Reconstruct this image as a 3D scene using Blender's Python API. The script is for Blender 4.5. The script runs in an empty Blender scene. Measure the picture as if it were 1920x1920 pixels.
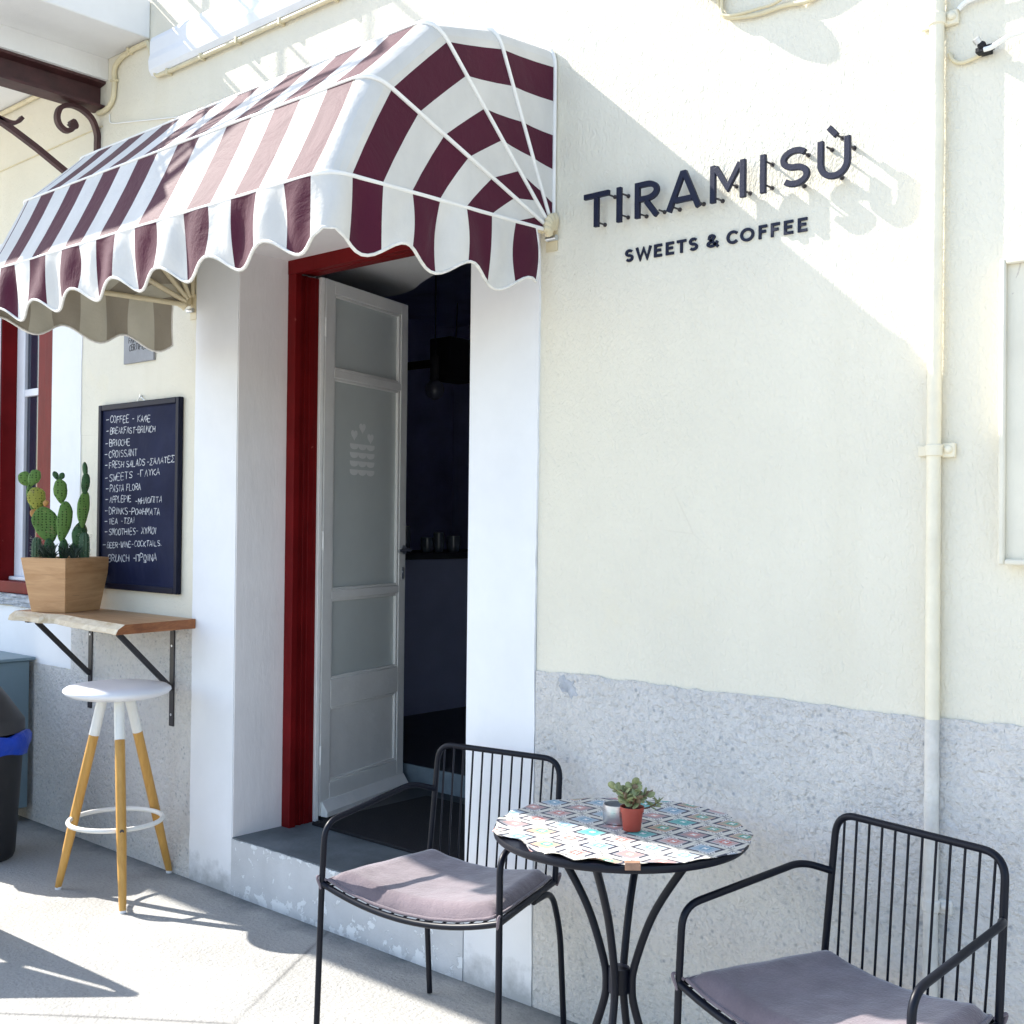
import bpy, bmesh, math, random
from mathutils import Vector, Matrix
R = math.radians
rnd = random.Random(7)
sc = bpy.context.scene
COL = sc.collection

# ------------------------------------------------------------------ camera, sky, sun, exposure
cam = bpy.data.cameras.new('camera')
cam.sensor_width = 36.0
cam.lens = 40.88
cam.clip_start = 0.05
cam.clip_end = 500
camo = bpy.data.objects.new('camera', cam)
COL.objects.link(camo)
yaw, pitch, roll = 0.724916, 0.0100399, 0.0108285
fw = Vector((-math.sin(yaw)*math.cos(pitch), math.cos(yaw)*math.cos(pitch), math.sin(pitch)))
rt = Vector((math.cos(yaw), math.sin(yaw), 0))
up = rt.cross(fw)
r2 = rt*math.cos(roll) + up*math.sin(roll)
u2 = -rt*math.sin(roll) + up*math.cos(roll)
mw = Matrix((r2, u2, -fw)).transposed().to_4x4()
mw.translation = Vector((0, -2.7383, 1.48))
camo.matrix_world = mw
sc.camera = camo

SUN = Vector((1.15, 0.28, -1.0)).normalized()          # the way the light travels
world = bpy.data.worlds.new("World")
sc.world = world
world.use_nodes = True
wn = world.node_tree.nodes
sky = wn.new('ShaderNodeTexSky')
sky.sky_type = 'NISHITA'
sky.sun_disc = False
sky.sun_elevation = R(40.1)
sky.sun_rotation = R(256.3)
sky.air_density = 1.0
sky.dust_density = 1.0
sky.ozone_density = 1.2
world.node_tree.links.new(sky.outputs[0], wn['Background'].inputs[0])
wn['Background'].inputs[1].default_value = 0.15
sun = bpy.data.lights.new('sun', 'SUN')
sun.energy = 4.6
sun.angle = R(0.5)
sun.color = (1.0, 0.95, 0.87)
suno = bpy.data.objects.new('sun', sun)
COL.objects.link(suno)
suno.rotation_euler = SUN.to_track_quat('-Z', 'Y').to_euler()
suno.location = (-8, -3, 8)
sc.view_settings.view_transform = 'Standard'
sc.view_settings.look = 'None'
sc.view_settings.exposure = 1.32
sc.view_settings.gamma = 1.0
sc.render.engine = 'CYCLES'
sc.cycles.max_bounces = 10
sc.cycles.diffuse_bounces = 6

# ------------------------------------------------------------------ materials
class NT:
    """small helper round a node tree"""
    def __init__(s, name):
        s.m = bpy.data.materials.new(name)
        s.m.use_nodes = True
        s.t = s.m.node_tree
        s.b = s.t.nodes['Principled BSDF']
        s.co = s.t.nodes.new('ShaderNodeTexCoord').outputs['Object']
    def n(s, typ, **kw):
        nd = s.t.nodes.new(typ)
        for k, v in kw.items():
            if k.startswith('_'):
                setattr(nd, k[1:], v)
        return nd
    def link(s, a, b):
        s.t.links.new(a, b)
    def put(s, sock, v):
        if hasattr(v, 'is_output') or hasattr(v, 'links'):
            s.link(v, sock)
        else:
            sock.default_value = v
    def mp(s, scale, vec=None, rot=(0, 0, 0), loc=(0, 0, 0)):
        nd = s.t.nodes.new('ShaderNodeMapping')
        s.link(vec if vec is not None else s.co, nd.inputs[0])
        nd.inputs['Scale'].default_value = scale
        nd.inputs['Rotation'].default_value = rot
        nd.inputs['Location'].default_value = loc
        return nd.outputs[0]
    def noise(s, scale, detail=3, rough=.55, dist=0, vec=None):
        nd = s.t.nodes.new('ShaderNodeTexNoise')
        s.link(vec if vec is not None else s.co, nd.inputs['Vector'])
        nd.inputs['Scale'].default_value = scale
        nd.inputs['Detail'].default_value = detail
        nd.inputs['Roughness'].default_value = rough
        nd.inputs['Distortion'].default_value = dist
        return nd.outputs['Fac']
    def voro(s, scale, feature='F1', vec=None, rand=1.0, out='Distance'):
        nd = s.t.nodes.new('ShaderNodeTexVoronoi')
        nd.feature = feature
        s.link(vec if vec is not None else s.co, nd.inputs['Vector'])
        nd.inputs['Scale'].default_value = scale
        nd.inputs['Randomness'].default_value = rand
        return nd.outputs[out]
    def ramp(s, fac, stops, interp='LINEAR'):
        nd = s.t.nodes.new('ShaderNodeValToRGB')
        nd.color_ramp.interpolation = interp
        els = nd.color_ramp.elements
        while len(els) < len(stops):
            els.new(0.5)
        for e, (p, c) in zip(els, stops):
            e.position = p
            e.color = (c, c, c, 1) if not isinstance(c, tuple) else (*c, 1)
        s.link(fac, nd.inputs[0])
        return nd.outputs[0]
    def mix(s, fac, a, b, mode='MIX'):
        nd = s.t.nodes.new('ShaderNodeMix')
        nd.data_type = 'RGBA'
        nd.blend_type = mode
        s.put(nd.inputs[0], fac)
        for sock, v in ((nd.inputs[6], a), (nd.inputs[7], b)):
            if isinstance(v, tuple):
                v = (*v, 1) if len(v) == 3 else v
            s.put(sock, v)
        return nd.outputs[2]
    def math(s, op, a, b=0.0, c=None):
        nd = s.t.nodes.new('ShaderNodeMath')
        nd.operation = op
        s.put(nd.inputs[0], a)
        s.put(nd.inputs[1], b)
        if c is not None:
            s.put(nd.inputs[2], c)
        return nd.outputs[0]
    def bump(s, height, strength=.5, dist=.002, prev=None):
        nd = s.t.nodes.new('ShaderNodeBump')
        nd.inputs['Strength'].default_value = strength
        nd.inputs['Distance'].default_value = dist
        s.link(height, nd.inputs['Height'])
        if prev is not None:
            s.link(prev, nd.inputs['Normal'])
        return nd.outputs[0]
    def done(s, col=None, rough=None, normal=None, metal=None, spec=None, coat=None, **kw):
        if col is not None:
            if isinstance(col, tuple):
                col = (*col, 1) if len(col) == 3 else col
            s.put(s.b.inputs['Base Color'], col)
        if rough is not None: s.put(s.b.inputs['Roughness'], rough)
        if normal is not None: s.link(normal, s.b.inputs['Normal'])
        if metal is not None: s.b.inputs['Metallic'].default_value = metal
        if spec is not None: s.b.inputs['Specular IOR Level'].default_value = spec
        if coat is not None: s.b.inputs['Coat Weight'].default_value = coat
        return s.m

def var(t, col, amt=.08, scale=5.0, detail=5):
    """base colour with soft uneven mottling"""
    f = t.noise(scale, detail, .6)
    lo = tuple(c*(1-amt) for c in col)
    hi = tuple(min(1, c*(1+amt)) for c in col)
    return t.mix(t.ramp(f, [(.3, 0.0), (.7, 1.0)]), lo, hi)

def plain(name, col, rough=.5, amt=.06, vs=8, bump=0, bs=80, metal=0, spec=.5):
    t = NT(name)
    c = var(t, col, amt, vs)
    nrm = t.bump(t.noise(bs, 3), 1.0, bump) if bump else None
    return t.done(c, rough, nrm, metal, spec)

def m_stucco():
    t = NT('cream_stucco')
    c = var(t, (.765, .725, .605), .06, 1.3, 7)
    sk = t.ramp(t.noise(1.0, 6, .6, .2, t.mp((5, 5, .35))), [(.52, 0.0), (.80, .35)])
    c = t.mix(sk, c, (.66, .61, .48))
    # yellow weathering where old coats show through, hairline cracks, grime specks
    y = t.ramp(t.noise(2.2, 6, .65), [(.6, 0.0), (.8, .45)])
    c = t.mix(y, c, (.80, .72, .50))
    ck = t.math('ADD', t.voro(2.1, 'DISTANCE_TO_EDGE', vec=t.mix(.3, t.co, t.n('ShaderNodeTexNoise').outputs['Color'])), 0.0)
    crk = t.math('MULTIPLY', t.ramp(ck, [(.0, 1.0), (.004, 0.0)]), t.ramp(t.noise(1.7, 2), [(.60, 0.0), (.68, .28)]))
    c = t.mix(crk, c, (.5, .45, .36))
    sp = t.math('MULTIPLY', t.ramp(t.voro(60), [(.03, 1.0), (.07, 0.0)]), t.ramp(t.noise(5, 2), [(.63, 0.0), (.7, .5)]))
    c = t.mix(sp, c, (.40, .36, .28))
    v = t.mp((1.0, 1.0, .55))
    h = t.noise(115, 2.5, .55, .9, v)
    h2 = t.noise(38, 3, .5, .4, v)
    n1 = t.bump(h2, .7, .0030)
    n2 = t.bump(h, 1.0, .0036, n1)
    return t.done(c, .85, n2, spec=.2)

def m_roughcast():
    t = NT('grey_roughcast')
    c = var(t, (.69, .675, .65), .09, 4, 9)
    warm = t.ramp(t.noise(1.4, 4), [(.4, 0.0), (.68, .7)])
    c = t.mix(warm, c, (.71, .69, .645))
    v = t.mix(.008, t.co, t.n('ShaderNodeTexNoise').outputs['Color'])
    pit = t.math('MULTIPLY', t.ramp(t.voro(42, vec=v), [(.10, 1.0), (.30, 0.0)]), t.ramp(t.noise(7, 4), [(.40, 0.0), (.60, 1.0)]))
    c = t.mix(t.math('MULTIPLY', pit, .62), c, (.25, .28, .31))  # pits darkened in the colour as cavity shade, where bump shades weakly
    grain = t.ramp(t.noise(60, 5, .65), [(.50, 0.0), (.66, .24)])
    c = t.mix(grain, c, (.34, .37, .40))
    patch = t.math('MULTIPLY', t.ramp(t.noise(3.1, 7, .7), [(.70, 0.0), (.72, .6)]), 1.0)
    c = t.mix(patch, c, (.36, .37, .37))
    h = t.noise(48, 5, .6, .1)
    n1 = t.bump(h, 1.0, .020)
    n2 = t.bump(pit, -1.0, .016, n1)
    n3 = t.bump(t.noise(110, 3), .8, .005, n2)
    return t.done(c, .92, n3, spec=.15)

def m_whitewash(name='whitewash', col=(.80, .81, .825), chips=.0):
    t = NT(name)
    c = var(t, col, .045, 3, 6)
    if chips:
        ch = t.ramp(t.noise(11, 7, .68), [(.60, 0.0), (.615, 1.0)])
        gr = t.ramp(t.co if False else t.n('ShaderNodeSeparateXYZ').outputs[2], [(0, 1.0), (1, 0.0)])
        c = t.mix(t.math('MULTIPLY', ch, chips), c, (.80, .82, .85))
    sx = t.n('ShaderNodeSeparateXYZ')
    t.link(t.co, sx.inputs[0])
    # grime splashed up at the foot, a few knocks in the paint
    gz = t.math('ADD', sx.outputs[2], t.math('MULTIPLY', t.noise(14, 6, .65), -.22))
    c = t.mix(t.ramp(t.math('ADD', gz, .5), [(.40, .85), (.50, 0.0)]), c, (.36, .37, .37))
    kn = t.ramp(t.noise(8, 7, .72, .4), [(.705, 0.0), (.715, .6)])
    c = t.mix(kn, c, (.58, .56, .50))
    v = t.mp((1, 1, .3))
    n1 = t.bump(t.noise(26, 4, .5, .3, v), .6, .003)
    n2 = t.bump(t.noise(120, 2, .5, 0, v), .35, .0015, n1)
    return t.done(c, .75, n2, spec=.3)

def m_step():
    t = NT('peeling_step_paint')
    sx = t.n('ShaderNodeSeparateXYZ')
    t.link(t.co, sx.inputs[0])
    c = var(t, (.56, .57, .58), .10, 5, 6)
    low = t.ramp(sx.outputs[2], [(0.0, .13), (.10, .03), (.19, .0), (.215, .08)])
    f = t.math('ADD', t.noise(17, 7, .66, .3), low)
    ch = t.ramp(f, [(.625, 0.0), (.632, 1.0)])
    c = t.mix(ch, c, (.76, .78, .79))
    base = t.math('MULTIPLY', t.ramp(sx.outputs[2], [(0.0, 1.0), (.03, 0.0)]), t.noise(25, 5))
    c = t.mix(base, c, (.25, .28, .31))
    n1 = t.bump(ch, .7, .0025)
    n2 = t.bump(t.noise(60, 4), .6, .003, n1)
    return t.done(c, .8, n2, spec=.3)

def m_tread():
    t = NT('worn_grey_tread')
    c = var(t, (.155, .18, .19), .35, 4, 8)
    sp = t.ramp(t.voro(42), [(.02, 1.0), (.05, 0.0)])
    c = t.mix(t.math('MULTIPLY', sp, .5), c, (.5, .52, .52))
    return t.done(c, .65, t.bump(t.noise(45, 5), .6, .004), spec=.4)

def m_ground():
    t = NT('worn_concrete')
    c = var(t, (.41, .405, .385), .2, 1.8, 9)
    st = t.ramp(t.noise(.9, 6, .62), [(.5, 0.0), (.75, .5)])
    c = t.mix(st, c, (.27, .27, .265))
    c = t.mix(t.ramp(t.noise(75, 4, .7), [(.52, 0.0), (.70, .5)]), c, (.20, .20, .20))
    sx = t.n('ShaderNodeSeparateXYZ')
    t.link(t.co, sx.inputs[0])
    # dirt along the foot of the wall, darkened further as painted shade
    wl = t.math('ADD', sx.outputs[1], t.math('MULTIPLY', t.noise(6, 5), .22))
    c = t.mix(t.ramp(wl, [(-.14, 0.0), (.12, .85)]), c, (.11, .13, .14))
    wv = t.mix(.5, t.co, t.n('ShaderNodeTexNoise').outputs['Color'])
    e = t.voro(.8, 'DISTANCE_TO_EDGE', vec=wv)
    crk = t.math('MULTIPLY', t.ramp(e, [(.0, 1.0), (.005, 0.0)]), t.ramp(t.noise(1.1, 3), [(.46, 0.0), (.54, .7)]))
    c = t.mix(crk, c, (.11, .11, .11))
    sp = t.math('MULTIPLY', t.ramp(t.voro(11), [(.02, 1.0), (.04, 0.0)]), t.ramp(t.noise(3, 2), [(.52, 0.0), (.56, 1.0)]))
    c = t.mix(sp, c, (.10, .09, .08))
    n1 = t.bump(t.noise(60, 5, .6), .9, .008)
    n2 = t.bump(crk, -.9, .010, n1)
    return t.done(c, .9, n2, spec=.2)

def m_fabric(name, col, tr=.22):
    t = NT(name)
    c = var(t, col, .05, 9, 4)
    st = t.ramp(t.noise(3, 6, .6, 0, t.mp((1, 1, .35))), [(.42, 0.0), (.8, .65)])
    c = t.mix(st, c, tuple(x*.72+.01 for x in col))
    n1 = t.bump(t.noise(5, 5, .6, .5), .7, .014)
    n2 = t.bump(t.noise(240, 2), .4, .001, n1)
    t.done(c, .65, n2, spec=.12)
    t.b.inputs['Sheen Weight'].default_value = .12
    t.b.inputs['Sheen Roughness'].default_value = .45
    tl = t.n('ShaderNodeBsdfTranslucent')
    t.link(c, tl.inputs[0])
    mx = t.n('ShaderNodeMixShader')
    mx.inputs[0].default_value = tr
    t.link(t.b.outputs[0], mx.inputs[1])
    t.link(tl.outputs[0], mx.inputs[2])
    t.link(mx.outputs[0], t.t.nodes['Material Output'].inputs[0])
    return t.m

def m_wood(name, lo, hi, scale=(2, 30, 30), rough=.5, bump=.0006):
    t = NT(name)
    v = t.mp(scale)
    g = t.noise(1.0, 6, .62, 1.2, v)
    c = t.mix(t.ramp(g, [(.3, 0.0), (.72, 1.0)]), lo, hi)
    d = t.noise(3.0, 4, .5, .2, v)
    c = t.mix(t.ramp(d, [(.6, 0.0), (.8, .5)]), c, tuple(x*.5 for x in lo))
    return t.done(c, rough, t.bump(g, .6, bump), spec=.4)

def m_peeling():
    t = NT('flaking_white_paint')
    c = var(t, (.74, .70, .58), .06, 6)
    f = t.noise(9, 7, .7, .6, t.mp((1, 1, .35)))
    ch = t.ramp(f, [(.63, 0.0), (.64, 1.0)])
    c = t.mix(ch, c, (.55, .50, .42))
    return t.done(c, .8, t.bump(ch, -.8, .002, t.bump(t.noise(40, 5, .6, 1.0, t.mp((1, 1, .25))), .7, .003)), spec=.3)

def m_red():
    t = NT('oxblood_paint')
    c = var(t, (.15, .0065, .0075), .2, 6, 5)
    f = t.ramp(t.noise(14, 6, .7), [(.70, 0.0), (.71, 1.0)])
    c = t.mix(f, c, (.30, .07, .06))
    return t.done(c, .5, t.bump(t.noise(30, 3, .5, 0, t.mp((1, 1, .2))), .5, .002), spec=.10)

def m_iron():
    t = NT('dark_brown_iron')
    c = var(t, (.055, .017, .018), .3, 12, 5)
    return t.done(c, .55, t.bump(t.noise(60, 4), .5, .002), spec=.5)

def m_glass():
    t = NT('frosted_glass')
    c = var(t, (.74, .79, .77), .05, 3)
    t.done(c, .22, t.bump(t.noise(500, 2), .15, .0005), spec=.6)
    tl = t.n('ShaderNodeBsdfTranslucent')
    tl.inputs[0].default_value = (.7, .76, .74, 1)
    mx = t.n('ShaderNodeMixShader')
    mx.inputs[0].default_value = .12
    t.link(t.b.outputs[0], mx.inputs[1])
    t.link(tl.outputs[0], mx.inputs[2])
    t.link(mx.outputs[0], t.t.nodes['Material Output'].inputs[0])
    return t.m

def m_cushion():
    t = NT('mauve_velvet')
    c = var(t, (.185, .15, .165), .22, 7, 7)
    c = t.mix(t.ramp(t.noise(210, 3, .6), [(.4, 0.0), (.7, .35)]), c, (.12, .10, .125))
    n1 = t.bump(t.noise(9, 4), .7, .010)
    t.done(c, .9, t.bump(t.noise(190, 3), .6, .002, n1), spec=.1)
    t.b.inputs['Sheen Weight'].default_value = .6
    t.b.inputs['Sheen Roughness'].default_value = .4
    return t.m

def m_chalkboard():
    t = NT('chalkboard_slate')
    c = var(t, (.006, .010, .038), .3, 4, 5)
    sm = t.ramp(t.noise(5, 7, .7, .8, t.mp((1, 1, .5))), [(.45, 0.0), (.85, .12)])
    c = t.mix(sm, c, (.18, .20, .28))
    return t.done(c, .7, spec=.12)

def m_chalk():
    t = NT('white_chalk')
    f = t.noise(75, 5, .7)
    c = t.mix(t.ramp(f, [(.34, 0.0), (.58, 1.0)]), (.16, .17, .21), (.80, .81, .82))
    return t.done(c, .95, spec=.1)

def m_cloth():
    """printed oilcloth: lozenges in rows with stepped centres, dark chevrons and dashed borders"""
    t = NT('printed_oilcloth')
    a = yaw
    v = t.mp((1/.128, 1/.112, 1.0), rot=(0, 0, -a))
    sx = t.n('ShaderNodeSeparateXYZ')
    t.link(v, sx.inputs[0])
    def snap(x, k):
        return t.math('DIVIDE', t.math('FLOOR', t.math('MULTIPLY', x, k)), k)
    u0, v0 = sx.outputs[0], sx.outputs[1]
    s = t.math('ADD', u0, v0); q = t.math('SUBTRACT', u0, v0)
    fs = t.math('SUBTRACT', t.math('FRACT', s), .5)
    fq = t.math('SUBTRACT', t.math('FRACT', q), .5)
    m = t.math('MULTIPLY', t.math('MAXIMUM', t.math('ABSOLUTE', fs), t.math('ABSOLUTE', fq)), 2.0)
    # a stepped version for the motif in the middle
    us, vs = snap(u0, 22), snap(v0, 22)
    gs = t.math('SUBTRACT', t.math('FRACT', t.math('ADD', us, vs)), .5)
    gq = t.math('SUBTRACT', t.math('FRACT', t.math('SUBTRACT', us, vs)), .5)
    mm = t.math('MULTIPLY', t.math('MAXIMUM', t.math('ABSOLUTE', gs), t.math('ABSOLUTE', gq)), 2.0)
    cell = t.n('ShaderNodeCombineXYZ')
    t.link(t.math('FLOOR', s), cell.inputs[0])
    t.link(t.math('FLOOR', q), cell.inputs[1])
    wnz = t.n('ShaderNodeTexWhiteNoise')
    wnz.noise_dimensions = '2D'
    t.link(cell.outputs[0], wnz.inputs['Vector'])
    hue = wnz.outputs['Value']
    motif = t.ramp(hue, [(0, (.05, .33, .31)), (.22, (.52, .15, .13)), (.42, (.14, .30, .42)), (.62, (.58, .27, .24)), (.8, (.07, .33, .25))], 'CONSTANT')
    field = t.ramp(hue, [(0, (.15, .38, .38)), (.22, (.50, .46, .45)), (.42, (.40, .46, .52)), (.62, (.24, .235, .26)), (.8, (.54, .32, .23))], 'CONSTANT')
    cream = (.66, .64, .57)
    navy = (.018, .022, .05)
    c = t.mix(t.ramp(mm, [(0, 1.0), (.10, 0.0)], 'CONSTANT'), field, (.74, .74, .72))
    ring = t.ramp(mm, [(0, 0.0), (.12, 1.0), (.34, 0.0), (.40, .7), (.46, 0.0)], 'CONSTANT')
    c = t.mix(t.ramp(m, [(0, 0.0), (.60, 1.0)], 'CONSTANT'), c, (.62, .61, .60))
    c = t.mix(ring, c, motif)
    # dashed row of small dark triangles round each lozenge
    al = t.math('GREATER_THAN', t.math('FRACT', t.math('MULTIPLY', t.math('ADD', fs, fq), 9.0)), .55)
    band = t.ramp(m, [(0, 0.0), (.68, 1.0), (.77, 0.0)], 'CONSTANT')
    c = t.mix(t.math('MULTIPLY', band, al), c, navy)
    # bold chevrons on the left and right points of a lozenge
    lr = t.math('GREATER_THAN', t.math('ABSOLUTE', t.math('ADD', fs, fq)), .30)
    chev = t.ramp(m, [(0, 0.0), (.62, 1.0), (.80, 0.0)], 'CONSTANT')
    c = t.mix(t.math('MULTIPLY', chev, lr), c, navy)
    bord = t.ramp(m, [(0, 0.0), (.82, 1.0)], 'CONSTANT')
    c = t.mix(bord, c, cream)
    ln = t.ramp(m, [(0, 0.0), (.82, .85), (.85, 0.0), (.965, .45)], 'CONSTANT')
    c = t.mix(ln, c, (.30, .27, .25))
    # small crossed lozenge where two rows touch
    top = t.math('GREATER_THAN', t.math('ABSOLUTE', t.math('SUBTRACT', fs, fq)), .78)
    c = t.mix(t.math('MULTIPLY', top, t.ramp(m, [(0, 0.0), (.80, 1.0), (.88, 0.0), (.95, 1.0)], 'CONSTANT')), c, navy)
    c = t.mix(t.ramp(t.noise(7, 5), [(.4, 0.0), (.8, .16)]), c, (.5, .48, .44))
    n = t.bump(t.noise(220, 2), .3, .0008, t.bump(t.noise(12, 3), .5, .004))
    return t.done(c, .55, n, spec=.3)

def m_cactus(name, col, dots=True):
    t = NT(name)
    c = var(t, col, .15, 25, 4)
    if dots:
        d = t.ramp(t.voro(85, rand=.25), [(.20, 1.0), (.34, 0.0)])
        c = t.mix(d, c, tuple(x*.22 for x in col))
        sc_ = t.ramp(t.noise(28, 6, .7), [(.62, 0.0), (.68, .8)])
        c = t.mix(sc_, c, (.30, .24, .11))
        return t.done(c, .6, t.bump(d, .6, .003), spec=.25)
    return t.done(c, .55, spec=.35)

def m_steel():
    t = NT('brushed_steel')
    v = t.mp((1, 1, 60))
    return t.done((.62, .64, .66), t.ramp(t.noise(8, 3, .5, 0, v), [(.3, .25), (.7, .42)]), metal=1.0)

M = dict(
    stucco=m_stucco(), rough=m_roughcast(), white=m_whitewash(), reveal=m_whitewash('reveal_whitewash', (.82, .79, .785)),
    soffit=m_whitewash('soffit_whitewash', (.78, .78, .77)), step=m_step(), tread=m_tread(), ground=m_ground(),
    aw_white=m_fabric('white_awning_vinyl', (.78, .77, .74)), aw_red=m_fabric('burgundy_awning_vinyl', (.072, .008, .026), .08),
    aw_whitein=m_fabric('cream_awning_lining', (.66, .63, .53), .26), aw_redin=m_fabric('khaki_awning_lining', (.42, .375, .30), .14),
    trim=plain('white_binding', (.74, .72, .67), .75, .16, 40), tube=plain('cream_enamel', (.66, .57, .38), .45, .12, 14),
    wtube=plain('white_enamel_tube', (.80, .79, .76), .4, .05, 14),
    red=m_red(), iron=m_iron(), glass=m_glass(), door=plain('white_door_gloss', (.87, .87, .845), .38, .05, 7, .0012, 40),
    dkglass=plain('dark_window_glass', (.02, .025, .045), .06, .1, 3, spec=.8),
    sash=plain('white_sash_paint', (.74, .75, .80), .45, .05, 9),
    shop=plain('dark_shop_wall', (.42, .45, .66), .6, .2, 2), shopfloor=plain('dark_shop_floor', (.025, .028, .034), .5, .3, 6),
    counter=plain('grey_blue_counter', (.36, .40, .58), .6, .08, 3), riser=plain('grey_riser_paint', (.17, .22, .26), .7, .25, 9),
    black=plain('black_rubber', (.009, .009, .012), .85, .25, 30, .003, 160), blackmetal=plain('black_powder_coat', (.004, .0055, .012), .40, .15, 20, spec=.22),
    sign=plain('charcoal_sign_enamel', (.012, .015, .036), .5, .12, 60, .0006, 250, spec=.25), pin=plain('rusty_pin', (.045, .04, .045), .6, .3, 90),
    wood_leg=m_wood('honey_beech', (.46, .235, .05), (.64, .36, .095), (22, 22, 1.6), .45),
    planter=m_wood('pale_planter_wood', (.42, .22, .095), (.62, .37, .19), (3, 3, 26), .5),
    slab=m_wood('live_edge_wood', (.34, .17, .075), (.56, .36, .20), (2.2, 26, 26), .45), bark=m_wood('pale_bark_edge', (.48, .36, .22), (.72, .64, .50), (9, 22, 22), .75, .004),
    endgrain=m_wood('red_end_grain', (.17, .055, .02), (.40, .16, .06), (30, 9, 30), .6),
    shelfmetal=plain('black_bracket_iron', (.022, .02, .024), .5, .25, 25), plastic=plain('white_stool_plastic', (.82, .82, .84), .28, .02, 6),
    stoolpaint=plain('white_stool_paint', (.80, .79, .74), .45, .04, 9),
    cushion=m_cushion(), cloth=m_cloth(), board=m_chalkboard(), boardframe=plain('black_board_frame', (.006, .008, .022), .5, .2, 20, spec=.15),
    chalk=m_chalk(), steel=m_steel(), plaque=plain('pewter_plaque', (.24, .25, .27), .5, .15, 14, spec=.3), ink=plain('black_lettering', (.02, .02, .025), .6, .05),
    terracotta=plain('red_plastic_pot', (.30, .045, .028), .5, .07, 20), soil=plain('dark_soil', (.03, .022, .018), .95, .4, 60, .006, 90),
    succ=plain('succulent_leaf', (.225, .255, .115), .45, .3, 60), succ2=plain('succulent_leaf_edge', (.17, .12, .07), .5, .3, 60), stem=plain('succulent_stem', (.12, .06, .035), .8, .2, 60),
    cac=m_cactus('green_cactus_pad', (.115, .215, .05)), cacy=m_cactus('yellow_cactus_pad', (.30, .30, .055)), cacd=m_cactus('dark_cactus_pad', (.045, .105, .04)),
    bud=plain('orange_bud', (.42, .20, .05), .55, .15, 60), colc=plain('ribbed_cactus', (.05, .10, .05), .7, .2, 60), spine=plain('pale_spines', (.50, .47, .36), .8, .1),
    tuft=plain('dark_grass_tuft', (.022, .04, .022), .6, .3, 60), cabinet=plain('blue_grey_steel_cabinet', (.15, .22, .26), .42, .08, 4),
    bin=plain('charcoal_plastic', (.016, .017, .02), .5, .15, 20), lid=plain('grey_plastic_lid', (.042, .042, .046), .5, .12, 12), bag=plain('blue_bin_bag', (.004, .055, .50), .32, .2, 9, .006, 22), bagspot=plain('yellow_print', (.75, .55, .02), .4, .05),
    pipe=plain('cream_pipe_paint', (.80, .74, .58), .55, .07, 12, .003, 50), pipelow=plain('grey_pipe_paint', (.66, .64, .59), .7, .15, 14, .005, 50), cable=plain('white_cable', (.80, .80, .78), .4, .03),
    conduit=plain('cream_conduit', (.68, .60, .40), .55, .1, 18), peel=m_peeling(), stone=plain('rough_stone_sill', (.40, .42, .45), .9, .25, 30, .008, 50),
    lampbody=plain('grey_lamp_body', (.35, .35, .36), .5, .1, 10), clip=plain('copper_clip', (.30, .17, .11), .5, .25, 60),
)

# ------------------------------------------------------------------ object helpers
W = {}
def thing(name, label, cat, loc=(0, 0, 0), rotz=0, group=None):
    o = bpy.data.objects.new(name, None)
    COL.objects.link(o)
    o.empty_display_size = .1
    o.location = loc
    o.rotation_euler = (0, 0, rotz)
    o['label'] = label
    o['category'] = cat
    if group: o['group'] = group
    W[o] = Matrix.Translation(loc) @ Matrix.Rotation(rotz, 4, 'Z')
    return o

def obj(name, bm, mats, parent=None, local=False, smooth=None, bevel=0, solid=0, label=None, matoff=0):
    if parent is not None and not local:
        bm.transform(W[parent].inverted())
    bmesh.ops.recalc_face_normals(bm, faces=bm.faces) if not solid else None
    me = bpy.data.meshes.new(name)
    bm.to_mesh(me)
    bm.free()
    if not isinstance(mats, (list, tuple)): mats = [mats]
    for m in mats: me.materials.append(m)
    if smooth is not None:
        for p in me.polygons: p.use_smooth = True
        me.set_sharp_from_angle(angle=R(smooth))
    o = bpy.data.objects.new(name, me)
    COL.objects.link(o)
    if parent is not None:
        o.parent = parent
        W[o] = W[parent]
    if bevel:
        b = o.modifiers.new('bevel', 'BEVEL')
        b.width = bevel; b.segments = 2; b.limit_method = 'ANGLE'; b.angle_limit = R(40)
        for p in me.polygons: p.use_smooth = True
        me.set_sharp_from_angle(angle=R(30))
    if solid:
        s = o.modifiers.new('thickness', 'SOLIDIFY')
        s.thickness = solid; s.offset = 0; s.material_offset = matoff; s.use_rim = False
    if label: o['label'] = label
    return o

def tag(o, label, cat, group=None):
    o['label'] = label; o['category'] = cat
    if group: o['group'] = group
    W[o] = Matrix.Identity(4)
    return o

def struct(name, bm, m, **kw):
    o = obj(name, bm, m, **kw)
    o['kind'] = 'structure'
    return o

def box(bm, x0, x1, y0, y1, z0, z1, mi=0, M4=None):
    vs = [bm.verts.new((x, y, z)) for x in (x0, x1) for y in (y0, y1) for z in (z0, z1)]
    if M4 is not None:
        for v in vs: v.co = M4 @ v.co
    for f in ((0, 1, 3, 2), (4, 6, 7, 5), (0, 4, 5, 1), (2, 3, 7, 6), (0, 2, 6, 4), (1, 5, 7, 3)):
        fc = bm.faces.new([vs[i] for i in f])
        fc.material_index = mi
    return vs

def BX(*a, **k):
    bm = bmesh.new()
    box(bm, *a, **k)
    return bm

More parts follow.
